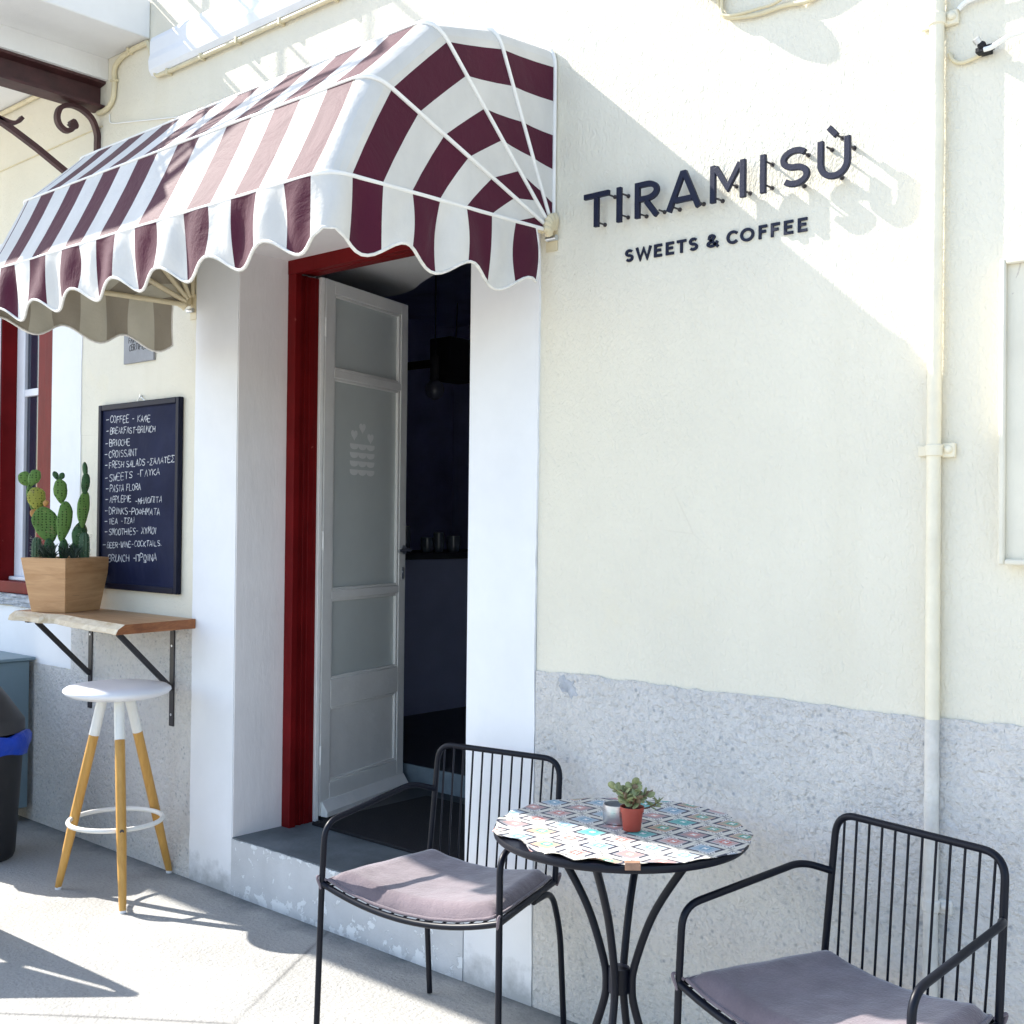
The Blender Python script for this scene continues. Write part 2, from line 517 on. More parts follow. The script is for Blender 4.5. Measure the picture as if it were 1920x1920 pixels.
def fillet(pts, r, n=6, closed=False):
    """round the corners of a polyline"""
    pts = [Vector(p) for p in pts]
    out = []
    N = len(pts)
    for i, p in enumerate(pts):
        if not closed and i in (0, N-1):
            out.append(p); continue
        a, b = pts[i-1], pts[(i+1) % N]
        d1, d2 = (a-p), (b-p)
        rr = min(r, d1.length*.49, d2.length*.49)
        p1, p2 = p + d1.normalized()*rr, p + d2.normalized()*rr
        for k in range(n+1):
            s = k/n
            out.append((1-s)**2*p1 + 2*s*(1-s)*p + s*s*p2)
    return out

def catmull(pts, n=8):
    pts = [Vector(p) for p in pts]
    P = [pts[0]*2-pts[1]] + pts + [pts[-1]*2-pts[-2]]
    out = []
    for i in range(1, len(P)-2):
        a, b, c, d = P[i-1:i+3]
        for k in range(n):
            s = k/n
            out.append(.5*((2*b) + (c-a)*s + (2*a-5*b+4*c-d)*s*s + (3*b-a-3*c+d)*s**3))
    out.append(pts[-1])
    return out

def tube(bm, pts, r, seg=10, closed=False, mi=0, flat=1.0, cap=True):
    pts = [Vector(p) for p in pts]
    n = len(pts)
    rs = r if isinstance(r, (list, tuple)) else [r]*n
    tans = []
    for i in range(n):
        if closed: t = pts[(i+1) % n] - pts[i-1]
        else: t = pts[min(i+1, n-1)] - pts[max(i-1, 0)]
        tans.append(t.normalized() if t.length > 1e-9 else Vector((0, 0, 1)))
    t0 = tans[0]
    ref = Vector((0, 0, 1)) if abs(t0.z) < .9 else Vector((1, 0, 0))
    nrm = (ref - t0*ref.dot(t0)).normalized()
    rings = []
    for i in range(n):
        t = tans[i]
        nrm = (nrm - t*nrm.dot(t))
        nrm = nrm.normalized() if nrm.length > 1e-6 else t.orthogonal().normalized()
        bn = t.cross(nrm)
        ring = []
        for k in range(seg):
            a = 2*math.pi*k/seg
            ring.append(bm.verts.new(pts[i] + (nrm*math.cos(a)*flat + bn*math.sin(a))*rs[i]))
        rings.append(ring)
    m = n if closed else n-1
    for i in range(m):
        A, B = rings[i], rings[(i+1) % n]
        for k in range(seg):
            f = bm.faces.new((A[k], A[(k+1) % seg], B[(k+1) % seg], B[k]))
            f.material_index = mi
    if not closed and cap:
        for ring, rev in ((rings[0], True), (rings[-1], False)):
            f = bm.faces.new(ring[::-1] if rev else ring)
            f.material_index = mi
    return bm

def TB(*a, **k):
    return tube(bmesh.new(), *a, **k)

def lathe(bm, prof, c=(0, 0, 0), seg=48, mi=0, fn=None):
    c = Vector(c)
    rings = []
    for i, (r, z) in enumerate(prof):
        if r < 1e-6:
            rings.append([bm.verts.new(c + Vector((0, 0, z)))])
        else:
            ring = []
            for k in range(seg):
                a = 2*math.pi*k/seg
                p = Vector((r*math.cos(a), r*math.sin(a), z))
                if fn: p = fn(p, a, i)
                ring.append(bm.verts.new(c + p))
            rings.append(ring)
    for A, B in zip(rings, rings[1:]):
        for k in range(seg):
            k2 = (k+1) % seg
            if len(A) == 1 and len(B) == 1: continue
            if len(A) == 1: f = bm.faces.new((A[0], B[k], B[k2]))
            elif len(B) == 1: f = bm.faces.new((A[k], B[0], A[k2]))
            else: f = bm.faces.new((A[k], B[k], B[k2], A[k2]))
            f.material_index = mi
    return bm

def prism(bm, poly, fn, d0, d1, mi=0):
    """poly in 2D, fn(u, v, d) gives the point"""
    a = [bm.verts.new(fn(u, v, d0)) for u, v in poly]
    b = [bm.verts.new(fn(u, v, d1)) for u, v in poly]
    n = len(poly)
    for f in (a[::-1], b):
        bm.faces.new(f).material_index = mi
    for i in range(n):
        bm.faces.new((a[i], a[(i+1) % n], b[(i+1) % n], b[i])).material_index = mi
    return bm

def blob(bm, c, rx, ry, rz, rot=None, seg=14, rings=9, mi=0, fn=None):
    c = Vector(c)
    rr = []
    for i in range(rings+1):
        th = math.pi*i/rings
        ring = []
        for k in range(seg):
            a = 2*math.pi*k/seg
            p = Vector((math.sin(th)*math.cos(a)*rx, math.sin(th)*math.sin(a)*ry, math.cos(th)*rz))
            if fn: p = fn(p)
            if rot is not None: p = rot @ p
            ring.append(bm.verts.new(c+p))
        rr.append(ring)
    for A, B in zip(rr, rr[1:]):
        for k in range(seg):
            bm.faces.new((A[k], B[k], B[(k+1) % seg], A[(k+1) % seg])).material_index = mi
    bmesh.ops.remove_doubles(bm, verts=bm.verts, dist=1e-5)

def stroke(bm, line, w, d0, d1, to3, closed=False, mit=.62):
    """a flat letter stroke of width w, mitred, between depths d0 and d1"""
    P = []
    for x, y in line:
        if not P or (Vector((x, y))-P[-1]).length > w*.02: P.append(Vector((x, y)))
    n = len(P)
    L, Rr = [], []
    for i in range(n):
        if closed: a, b = P[i-1], P[(i+1) % n]
        else: a, b = P[max(i-1, 0)], P[min(i+1, n-1)]
        t1 = (P[i]-a).normalized() if (P[i]-a).length > 1e-9 else (b-P[i]).normalized()
        t2 = (b-P[i]).normalized() if (b-P[i]).length > 1e-9 else t1
        n1 = Vector((-t1.y, t1.x)); n2 = Vector((-t2.y, t2.x))
        m = (n1+n2)
        m = m.normalized() if m.length > 1e-6 else n1
        k = w/2/max(mit, m.dot(n1))
        L.append(P[i]+m*k); Rr.append(P[i]-m*k)
    fl = [bm.verts.new(to3(p.x, p.y, d1)) for p in L]; fr = [bm.verts.new(to3(p.x, p.y, d1)) for p in Rr]
    bl = [bm.verts.new(to3(p.x, p.y, d0)) for p in L]; br = [bm.verts.new(to3(p.x, p.y, d0)) for p in Rr]
    for i in range(n if closed else n-1):
        j = (i+1) % n
        bm.faces.new((fl[i], fr[i], fr[j], fl[j])); bm.faces.new((bl[i], bl[j], br[j], br[i]))
        bm.faces.new((fl[i], fl[j], bl[j], bl[i])); bm.faces.new((fr[i], br[i], br[j], fr[j]))
    if not closed:
        bm.faces.new((fl[0], bl[0], br[0], fr[0])); bm.faces.new((fl[-1], fr[-1], br[-1], bl[-1]))

def arc(cx, cy, rx, ry, a0, a1, n=14):
    return [(cx+rx*math.cos(R(a0+(a1-a0)*k/n)), cy+ry*math.sin(R(a0+(a1-a0)*k/n))) for k in range(n+1)]

def wob(x0, x1, amp, step=.012, seed=1):
    """an uneven hand-painted edge: list of (x, offset)"""
    g = random.Random(seed)
    n = max(2, int(abs(x1-x0)/step))
    out = []; v = 0
    for i in range(n+1):
        v = v*.75 + g.uniform(-1, 1)*amp*.6
        if g.random() < .05: v += g.uniform(-1, 1)*amp*1.2
        out.append((x0+(x1-x0)*i/n, max(-2*amp, min(2*amp, v))))
    return out

# ------------------------------------------------------------------ ground
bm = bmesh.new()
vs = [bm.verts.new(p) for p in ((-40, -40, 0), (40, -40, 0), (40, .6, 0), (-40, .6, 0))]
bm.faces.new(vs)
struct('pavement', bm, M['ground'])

# ------------------------------------------------------------------ the building
bld = thing('cafe_building', 'cream stuccoed old building with grey plinth, white door surround and projecting balcony', 'building', (-3, 0, 0))
TH = .40            # wall thickness
ZT = 6.2
OX0, OX1 = -3.885, -2.607   # doorway
SX0, SX1 = -4.179, -2.318   # its white surround
WX0, WX1 = -5.97, -5.412     # window
bm = bmesh.new()
box(bm, -12, WX0, 0, TH, 0, ZT)
box(bm, WX0, WX1, 0, TH, 0, 1.04)
box(bm, WX0, WX1, 0, TH, 2.75, ZT)
box(bm, WX1, SX0, 0, TH, 0, ZT)
box(bm, SX0, SX1, 0, TH, 2.86, ZT)
box(bm, SX1, 6.5, 0, TH, 0, ZT)
obj('wall', bm, M['stucco'], bld)
# rough grey plinth with an uneven top edge
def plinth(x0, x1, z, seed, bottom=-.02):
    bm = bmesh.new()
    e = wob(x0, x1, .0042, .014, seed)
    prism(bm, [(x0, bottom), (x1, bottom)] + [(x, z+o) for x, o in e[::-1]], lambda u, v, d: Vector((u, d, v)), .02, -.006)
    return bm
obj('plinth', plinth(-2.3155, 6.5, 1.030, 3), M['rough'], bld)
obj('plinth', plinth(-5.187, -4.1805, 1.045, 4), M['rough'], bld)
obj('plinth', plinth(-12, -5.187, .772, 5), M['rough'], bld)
pg = random.Random(4)
pp_ = [(-2.188 + (.034+pg.uniform(-.012, .010))*math.cos(k*.3142), .992 + (.028+pg.uniform(-.012, .010))*math.sin(k*.3142) - .010*math.cos(k*.3142)) for k in range(20)]
bm = bmesh.new()
prism(bm, pp_, lambda u, v, d: Vector((u, d, v)), -.004, -.0072)
obj('bare_patch', bm, M['stone'], bld)
# painted surround: two pilasters with a lintel, one mesh, slightly proud
bm = bmesh.new()
def pil(x0, x1, z0, z1, s0, s1):
    l = [(x0+o, z) for z, o in wob(z0, z1, .0022, .03, s0)] if s0 else [(x0, z0), (x0, z1)]
    r = [(x1+o, z) for z, o in wob(z0, z1, .0022, .03, s1)] if s1 else [(x1, z0), (x1, z1)]
    prism(bm, r + l[::-1], lambda u, v, d: Vector((u, d, v)), TH-.02, -.008)
pil(SX0, OX0, -.02, 2.563, 11, 0)
pil(OX1, SX1, -.02, 2.563, 0, 12)
pil(SX0, SX1, 2.563, 2.862, 0, 0)
obj('door_surround', bm, M['white'], bld)
# the plaster lining of the reveal has a warmer coat
bm = bmesh.new()
box(bm, OX0-.001, OX0+.004, -.004, .233, .22, 2.559)
box(bm, OX1-.004, OX1+.001, -.004, .233, .22, 2.559)
box(bm, OX0+.004, OX1-.004, -.004, .233, 2.555, 2.562)
obj('reveal_lining', bm, M['reveal'], bld)
# band round the window and the apron under it
bm = bmesh.new()
prism(bm, [(WX1, .772), (-5.187, .772)] + [(-5.187, 1.05)] + [(-5.128+o, z) for z, o in wob(1.05, 2.9, .003, .03, 21)] + [(WX1, 2.9)], lambda u, v, d: Vector((u, d, v)), .02, -.0045)
prism(bm, [(-12, .772), (WX1, .772), (WX1, 1.035), (-12, 1.035)], lambda u, v, d: Vector((u, d, v)), .02, -.0045)
prism(bm, [(-6.25, 1.035), (WX0, 1.035), (WX0, 2.9), (-6.25, 2.9)], lambda u, v, d: Vector((u, d, v)), .02, -.0045)
prism(bm, [(WX0, 2.75), (WX1, 2.75), (WX1, 2.9), (WX0, 2.9)], lambda u, v, d: Vector((u, d, v)), .02, -.0045)
obj('window_surround', bm, M['white'], bld)
# string course
bm = bmesh.new()
prof = [(0.01, 3.405), (-.020, 3.41), (-.034, 3.43), (-.037, 3.47), (-.030, 3.50), (-.030, 3.555), (-.022, 3.575), (.01, 3.58)]
prism(bm, prof, lambda y, z, d: Vector((d, y, z)), -4.53, 6.5)
obj('string_course', bm, M['white'], bld)
# front step
bm = bmesh.new()
e = [(x, .222+o) for x, o in wob(OX0+.003, OX1-.003, .0022, .012, 31)]
prism(bm, [(OX0+.003, -.02), (OX1-.003, -.02)] + e[::-1], lambda u, v, d: Vector((u, d, v)), .03, -.010)
st = obj('front_step', bm, M['step'], bld)
obj('tread', BX(OX0+.003, OX1-.003, -.006, TH+.02, .20, .2255), M['tread'], st)

# --- door frame, oxblood
fr = bmesh.new()
for s, xo in ((1, OX0), (-1, OX1)):
    def P(x): return xo + s*x
    def bb(a, b, *r):
        x0, x1 = sorted((P(a), P(b)))
        box(fr, x0, x1, *r)
    bb(.004, .057, .232, .262, .222, 2.498)
    bb(.004, .040, .262, .366, .222, 2.498)
    bb(.040, .047, .290, .300, .222, 2.498)
    bb(.040, .044, .318, .345, .222, 2.498)
box(fr, OX0+.004, OX1-.004, .230, .262, 2.498, 2.559)
box(fr, OX0+.004, OX1-.004, .262, .366, 2.512, 2.559)
box(fr, OX0+.047, OX1-.047, .290, .300, 2.505, 2.512)
dfr = obj('door_frame', fr, M['red'], bld, bevel=.003)
for s, xo in ((1, OX0), (-1, OX1)):
    x0, x1 = sorted((xo+s*.004, xo+s*.053))
    obj('jamb_lining', BX(x0, x1, .367, .386, .227, 2.506), M['door'], dfr, bevel=.002)

# --- the two leaves, both swung inwards
def leaf(side):
    H = Vector((-3.838 if side > 0 else -2.654, .398, 0))
    u = Vector((-.264*side, .9645, 0)).normalized()
    nn = Vector((u.y, -u.x, 0))*side            # towards the open doorway
    def F(s, z, d): return H + u*s + nn*d + Vector((0, 0, z))
    bm = bmesh.new()
    def bb(s0, s1, z0, z1, d0=-.040, d1=0.0):
        vs = [bm.verts.new(F(s, z, d)) for s in (s0, s1) for z in (z0, z1) for d in (d0, d1)]
        for f in ((0, 1, 3, 2), (4, 6, 7, 5), (0, 4, 5, 1), (2, 3, 7, 6), (0, 2, 6, 4), (1, 5, 7, 3)):
            bm.faces.new([vs[i] for i in f])
    Z0, Z1, Wd = .243, 2.507, .664
    bb(0, .068, Z0, Z1); bb(.606, Wd, Z0, Z1)
    bb(.068, .606, 2.452, Z1); bb(.068, .606, .690, .808); bb(.068, .606, Z0, .372)
    for z in (2.096, 1.152):
        bb(.068, .606, z-.001, z+.034)
    bb(.068, .606, .372, .690, -.030, -.014)          # sunk bottom panel
    door = obj('door', bm, M['door'], bld, bevel=.003)
    # mouldings
    bm2 = bmesh.new()
    def bar(s0, s1, z0, z1, d0, d1):
        vs = [bm2.verts.new(F(s, z, d)) for s in (s0, s1) for z in (z0, z1) for d in (d0, d1)]
        for f in ((0, 1, 3, 2), (4, 6, 7, 5), (0, 4, 5, 1), (2, 3, 7, 6), (0, 2, 6, 4), (1, 5, 7, 3)):
            bm2.faces.new([vs[i] for i in f])
    for z0, z1 in ((2.130, 2.452), (1.186, 2.095), (.808, 1.151), (.372, .690)):
        bar(.068, .080, z0, z1, -.020, -.004); bar(.590, .606, z0, z1, -.020, -.004)
        bar(.080, .590, z0, z0+.012, -.020, -.0045); bar(.080, .590, z1-.012, z1, -.020, -.0045)
    obj('moulding', bm2, M['door'], door, bevel=.003)
    # drip board along the foot
    bm3 = bmesh.new()
    a = [F(s, z, d) for s in (.006, .658) for z, d in ((.240, .0005), (.240, .034), (.262, .034), (.303, .006), (.303, .0005))]
    v = [bm3.verts.new(p) for p in a]
    bm3.faces.new(v[:5]); bm3.faces.new(v[5:][::-1])
    for i in range(5):
        j = (i+1) % 5
        bm3.faces.new((v[i], v[5+i], v[5+j], v[j]))
    obj('drip_board', bm3, M['door'], door, bevel=.002)
    for z0, z1 in ((2.131, 2.451), (1.187, 2.094), (.809, 1.150)):
        bmp = bmesh.new()
        vs = [bmp.verts.new(F(s, z, d)) for s in (.070, .604) for z in (z0, z1) for d in (-.026, -.021)]
        for f in ((0, 1, 3, 2), (4, 6, 7, 5), (0, 4, 5, 1), (2, 3, 7, 6), (0, 2, 6, 4), (1, 5, 7, 3)):
            bmp.faces.new([vs[i] for i in f])
        obj('pane', bmp, M['glass'], door)
    # hinges
    for z in (.50, 1.40, 2.30):
        obj('hinge', TB([F(-.004, z-.04, .002), F(-.004, z+.04, .002)], .006, 8), M['door'], door)
    if side > 0:
        bh = bmesh.new()
        s0, z0 = .640, 1.352
        tube(bh, [F(s0, z0, 0), F(s0, z0, .008)], .022, 16)
        tube(bh, fillet([F(s0, z0, .006), F(s0, z0, .045), F(s0-.035, z0+.004, .050), F(s0-.115, z0-.004, .048)], .014), .0075, 10)
        tube(bh, fillet([F(s0, z0, -.042), F(s0, z0, -.085), F(s0-.115, z0, -.085)], .014), .0075, 10)
        obj('handle', bh, M['steel'], door, smooth=40)
        bh = bmesh.new()
        prism(bh, arc(.637, 1.262, .010, .010, 0, 180, 8) + arc(.637, 1.222, .010, .010, 180, 360, 8), lambda s, z, d: F(s, z, d), .0005, .004)
        tube(bh, [F(.637, 1.248, .003), F(.637, 1.248, .007)], .006, 12)
        obj('lock_plate', bh, M['steel'], door, smooth=40)
        # etched emblem: three hearts over four scalloped rows
        bd = bmesh.new()
        def heart(s, z, k):
            pts = []
            for i in range(24):
                a = 2*math.pi*i/24
                pts.append((s + k*16*math.sin(a)**3/17, z + k*(13*math.cos(a)-5*math.cos(2*a)-2*math.cos(3*a)-math.cos(4*a))/17))
            prism(bd, pts, lambda x, y, d: F(x, y, d), -.0208, -.0203)
        heart(.318, 1.900, .027); heart(.254, 1.866, .027); heart(.384, 1.858, .027)
        for r in range(4):
            zt = 1.826 - r*.038
            prism(bd, [(.222, zt-.010), (.418, zt-.010), (.418, zt), (.222, zt)], lambda x, y, d: F(x, y, d), -.0208, -.0203)
            for k in (0, 1, 2):
                prism(bd, arc(.222 + .0327 + k*.0653, zt-.0101, .0315, .0155, 0, -180, 10), lambda x, y, d: F(x, y, d), -.0208, -.0203)
        obj('emblem_decal', bd, plain('etched_white', (.88, .90, .89), .8, .03), door)
    return door
leaf(1)
leaf(-1)

# --- dark room behind the door
room = bmesh.new()
RX0, RX1, RY1 = -7.6, -.8, 5.0
box(room, RX0-.1, RX0, TH, RY1, .1, 3.4)
box(room, RX1, RX1+.1, TH, RY1, .1, 3.4)
box(room, RX0-.1, RX1+.1, RY1, RY1+.1, .1, 3.4)
box(room, RX0-.1, RX1+.1, TH-.02, RY1+.1, 3.3, 3.4)
obj('room_walls', room, M['shop'], bld)
bm = bmesh.new()
box(bm, RX0, RX1, TH+.001, 1.085, .12, .2345)
box(bm, RX0, RX1, 1.087, RY1, .12, .3345)
obj('shop_floor', bm, M['shopfloor'], bld)
obj('inner_step', BX(-4.4, -2.2, 1.081, 1.092, .2346, .335), M['riser'], bld)
# soffit of the deep doorway, pale, its far edge cut to a shallow curve
bm = bmesh.new()
edge = catmull([(-4.75, 1.02, 0), (-4.40, 1.22, 0), (-4.165, 1.194, 0), (-3.986, 1.095, 0), (-3.796, 1.005, 0), (-3.5, .90, 0), (-3.0, .80, 0), (-2.4, .78, 0)], 6)
prism(bm, [(-2.4, TH+.001), (-4.75, TH+.001)] + [(p.x, p.y) for p in edge], lambda u, v, d: Vector((u, v, d)), 2.62, 2.75)
obj('doorway_soffit', bm, M['soffit'], bld)
ctr = thing('shop_counter', 'dark blue grey counter seen through the open doorway', 'counter', (-5.2, 2.6, .334))
obj('counter_front', BX(-5.5, -5.02, 1.3, 4.4, .42, 1.26), M['counter'], ctr)
obj('kickboard', BX(-5.5, -5.035, 1.3, 4.4, .3346, .42), M['counter'], ctr)
obj('worktop', BX(-5.55, -4.98, 1.25, 4.45, 1.262, 1.30), M['shopfloor'], ctr, bevel=.004)
gl = plain('dim_glassware', (.10, .12, .15), .12, .1, 20, spec=.8)
for k, (y, h, r) in enumerate(((1.95, .13, .035), (2.06, .16, .030), (2.22, .09, .04), (2.34, .12, .035), (2.45, .10, .045))):
    bm = bmesh.new()
    lathe(bm, [(0, 0), (r*.8, 0), (r, h*.5), (r*.95, h), (r*.85, h), (r*.9, h*.5), (r*.7, .006), (0, .006)], (-5.08-.02*(k % 2), y, 1.3), 18)
    tag(obj('drinking_glass', bm, gl, smooth=40), ['dim tumbler at the near end of the dark counter', 'tallest dim glass on the dark counter inside', 'shortest wide cup in the middle of the dark counter', 'dim glass between the short cup and the far cup on the counter', 'widest dim cup farthest along the dark counter'][k], 'glass', 'glassware on the counter')
pl = thing('pendant_lamp', 'slim black pendant lamp hanging on a cord inside the doorway', 'lamp', (-4.42, 1.62, 2.0))
obj('cord', TB([(-4.42, 1.62, 3.3), (-4.42, 1.62, 2.36)], .004, 6), M['blackmetal'], pl)
obj('lamp_socket', TB([(-4.42, 1.62, 2.37), (-4.42, 1.62, 2.24)], .020, 14), M['black'], pl, smooth=40)
bm = bmesh.new(); blob(bm, (-4.42, 1.62, 2.19), .05, .05, .055)
obj('bulb', bm, plain('clear_bulb', (.05, .055, .08), .3, .02, spec=.8), pl, smooth=60)
spk = thing('wall_speaker', 'black box speaker hung high on the dark wall inside', 'speaker', (-5.0, 2.42, 2.45))
obj('speaker_body', BX(-5.16, -4.98, 2.30, 2.56, 2.36, 2.62), M['black'], spk, bevel=.01)
obj('speaker_wire', TB([(-5.05, 2.42, 2.62), (-5.05, 2.43, 2.85)], .004, 6), M['black'], spk)
obj('bracket', BX(-7.59, -5.16, 2.40, 2.46, 2.47, 2.51), M['black'], spk)
# door mat
bm = BX(-3.80, -2.72, .325, .985, .2262, .2395)
mt = obj('door_mat', bm, M['black'], bevel=.004)
tag(mt, 'black rubber door mat lying on the grey doorstep', 'mat')

# --- window on the left
wf = bmesh.new()
def jamb(a, b, y0, y1, z0=1.10, z1=2.70): box(wf, min(a, b), max(a, b), y0, y1, z0, z1)
jamb(WX1-.0005, WX1-.075, -.0035, .05); jamb(WX1-.075, WX1-.19, .020, .05); jamb(WX1-.0005, WX1-.03, .05, .26)
jamb(WX0+.0005, WX0+.010, .002, .26)
jamb(WX0+.010, WX0+.03, .13, .20)
box(wf, WX0+.010, WX1-.075, .0, .06, 1.10, 1.16); box(wf, WX0+.010, WX1-.03, .06, .26, 1.10, 1.15)
box(wf, WX0+.010, WX1-.075, .02, .26, 2.66, 2.70)
win = obj('window', wf, M['red'], bld, bevel=.004)
ws = bmesh.new()
y0, y1 = .080, .120
box(ws, WX0+.011, -5.872, y0, y1, 1.165, 2.65)
box(ws, -5.872, WX1-.035, y0, y1, 1.161, 1.225); box(ws, WX0+.0115, WX1-.035, y0-.028, y0, 1.161, 1.180)
box(ws, -5.872, WX1-.035, y0, y1, 2.58, 2.65)
box(ws, -5.872, WX1-.035, y0+.002, y1-.002, 2.108, 2.146)
obj('sash', ws, M['sash'], win, bevel=.004)
obj('window_pane', BX(-5.872, WX1-.035, .097, .102, 1.225, 2.58), M['dkglass'], win)
bm = bmesh.new()
box(bm, WX0+.001, WX1-.001, -.022, .26, 1.042, 1.098)
bmesh.ops.subdivide_edges(bm, edges=bm.edges, cuts=9, use_grid_fill=True)
for v in bm.verts:
    if v.co.y < -.01: v.co += Vector((rnd.uniform(-.004, .004), rnd.uniform(-.008, .006), rnd.uniform(-.006, .004)))
obj('window_sill', bm, M['stone'], win)
# old shuttered hatch at the right, flaking white
HX0 = -.917
hb = bmesh.new()
box(hb, HX0, HX0+.055, -.030, .004, 1.403, 2.087)
box(hb, HX0+.055, .30, -.030, .004, 2.035, 2.087)
box(hb, HX0+.055, .30, -.030, .004, 1.403, 1.455)
box(hb, .30, .355, -.030, .004, 1.403, 2.087)
box(hb, HX0-.004, HX0+.010, -.044, -.0305, 1.399, 2.091); box(hb, HX0+.0105, .30, -.044, -.0305, 1.399, 1.412); box(hb, HX0+.0105, .30, -.044, -.0305, 2.078, 2.091)
sh = obj('shutter', hb, M['peel'], bld, bevel=.004)
box_ = bmesh.new()
for i in range(9):
    x = HX0+.0555+i*.1335
    box(box_, x, x+.1305, -.013, .003, 1.456, 2.034)
obj('board_panel', box_, M['peel'], sh, bevel=.003)

# --- balcony, upper left
bx1 = -4.576
bal_b = bmesh.new()
box(bal_b, -12, bx1, -1.215, -.001, 3.590, 3.76)
bal = obj('balcony', bal_b, M['soffit'], bld, bevel=.006)
obj('haunch', BX(-5.20, -4.928, -1.15, -.001, 3.494, 3.5895), M['soffit'], bal)
# beam of I section
bm = bmesh.new()
BXc = -5.0
ip = [(-.052, 3.37), (.052, 3.37), (.052, 3.382), (.006, 3.390), (.006, 3.474), (.052, 3.482), (.052, 3.4935), (-.052, 3.4935), (-.052, 3.482), (-.006, 3.474), (-.006, 3.390), (-.052, 3.382)]
prism(bm, ip, lambda u, v, d: Vector((BXc+u, d, v)), -1.18, -.002)
obj('beam', bm, M['iron'], bal)
def flatbar(bm, pts, wdt, thk):
    """bar bent in the plane x = const; wdt across the plane, thk in it"""
    P = [Vector(p) for p in pts]
    for i in range(len(P)):
        pass
    ring = []
    for i, p in enumerate(P):
        t = (P[min(i+1, len(P)-1)] - P[max(i-1, 0)]).normalized()
        nn = Vector((0, -t.z, t.y))
        k = thk[i] if isinstance(thk, list) else thk
        ring.append([bm.verts.new(p + nn*a*k/2 + Vector((b*wdt/2, 0, 0))) for a, b in ((1, 1), (1, -1), (-1, -1), (-1, 1))])
    for A, B in zip(ring, ring[1:]):
        for k in range(4):
            bm.faces.new((A[k], A[(k+1) % 4], B[(k+1) % 4], B[k]))
    bm.faces.new(ring[0]); bm.faces.new(ring[-1][::-1])
scr = [(-.012, 3.05), (-.012, 3.16), (-.012, 3.208), (-.014, 3.260), (-.038, 3.318), (-.08, 3.348), (-.125, 3.358), (-.16, 3.352), (-.192, 3.332), (-.205, 3.303), (-.206, 3.276), (-.195, 3.252), (-.172, 3.237), (-.149, 3.239), (-.134, 3.257), (-.133, 3.276), (-.143, 3.288)]
bm = bmesh.new()
pts = catmull([(BXc, y, z) for y, z in scr], 5)
n = len(pts)
flatbar(bm, pts, .028, [.020 if i < n-10 else .020+.0025*(10-abs(i-(n-8))) * (1 if i < n-2 else .3) for i in range(n)])
brk = obj('scroll_bracket', bm, M['iron'], bal, smooth=45)
bm = bmesh.new()
flatbar(bm, [(BXc, -1.02, 3.37), (BXc, -.75, 3.30), (BXc, -.487, 3.209), (BXc, -.40, 3.172), (BXc, -.30, 3.124), (BXc, -.15, 3.042), (BXc, -.006, 2.965)], .028, .024)
pts = catmull([(BXc, y, z) for y, z in ((-.52, 3.222), (-.45, 3.208), (-.41, 3.205), (-.385, 3.218), (-.368, 3.240))], 6)
flatbar(bm, pts, .028, .016)
obj('brace', bm, M['iron'], bal, smooth=45)
# railing: right-hand side panel and front
rl = bmesh.new()
xs = bx1-.05
for z, r in ((3.82, .010), (3.98, .010), (4.20, .008), (4.72, .016)):
    tube(rl, [(xs, -.004, z), (xs, -1.17, z)], r, 8)
for i in range(9):
    y = -.115 - i*.125
    tube(rl, [(xs, y, 3.76), (xs, y, 4.72)], .013 if i % 4 == 3 else .008, 8)
for z, r in ((3.82, .010), (4.72, .016)):
    tube(rl, [(xs, -1.17, z), (-12, -1.17, z)], r, 8)
for i in range(52):
    x = xs-.14*i
    tube(rl, [(x, -1.17, 3.76), (x, -1.17, 4.72)], .013 if i % 8 == 0 else .008, 6)
obj('railing', rl, M['iron'], bal)

# ------------------------------------------------------------------ pipes and cables
dp = thing('downpipe', 'cream painted downpipe running down the wall, its foot painted grey', 'pipe', (-1.076, -.02, 0))
px = -1.076
obj('pipe_run', TB([(px, -.020, 1.030)]+[(px+rnd.uniform(-.0012, .0012), -.020, 1.03+.17*i) for i in range(1, 31)], .0165, 16), M['pipe'], dp, smooth=50)
obj('pipe_foot', TB([(px, -.022, .002), (px, -.022, .5), (px, -.021, 1.0298)], .0168, 16), M['pipelow'], dp, smooth=50)
for z, m in ((2.687, 'pipe'), (1.664, 'pipe'), (.592, 'pipelow')):
    bm = bmesh.new()
    tube(bm, [(px, -.020, z-.014), (px, -.020, z+.014)], .0205, 16)
    box(bm, px+.014, px+.046, -.014, -.001, z-.017, z+.017)
    box(bm, px-.044, px-.014, -.010, -.001, z-.013, z+.013)
    blob(bm, (px+.032, -.016, z+.002), .010, .008, .010)
    obj('pipe_clamp', bm, M[m], dp, smooth=40, bevel=.003)
def cable(name, pts, r, m, label, y=None, cat='cable', group=None, n=6):
    P = [Vector((p[0], p[2] if len(p) > 2 else y, p[1])) for p in pts]
    o = obj(name, TB(catmull(P, n), r, 8), m, smooth=60)
    return tag(o, label, cat, group)
cd = thing('conduit', 'cream cable conduit clipped under the balcony and along the string course', 'conduit', (-4.85, 0, 3.4))
cpts = [(-7.5, 3.55), (-5.995, 3.560), (-5.645, 3.564), (-5.427, 3.572), (-5.06, 3.572), (-4.915, 3.50), (-4.865, 3.46)]
def run(pts, y=-.014, n=6): return catmull([(a, y, b) for a, b in pts], n)
bm = bmesh.new()
tube(bm, run([(-7.5, 3.572), (-5.995, 3.573), (-5.645, 3.574), (-5.427, 3.574), (-5.21, 3.574)]), .012, 8)
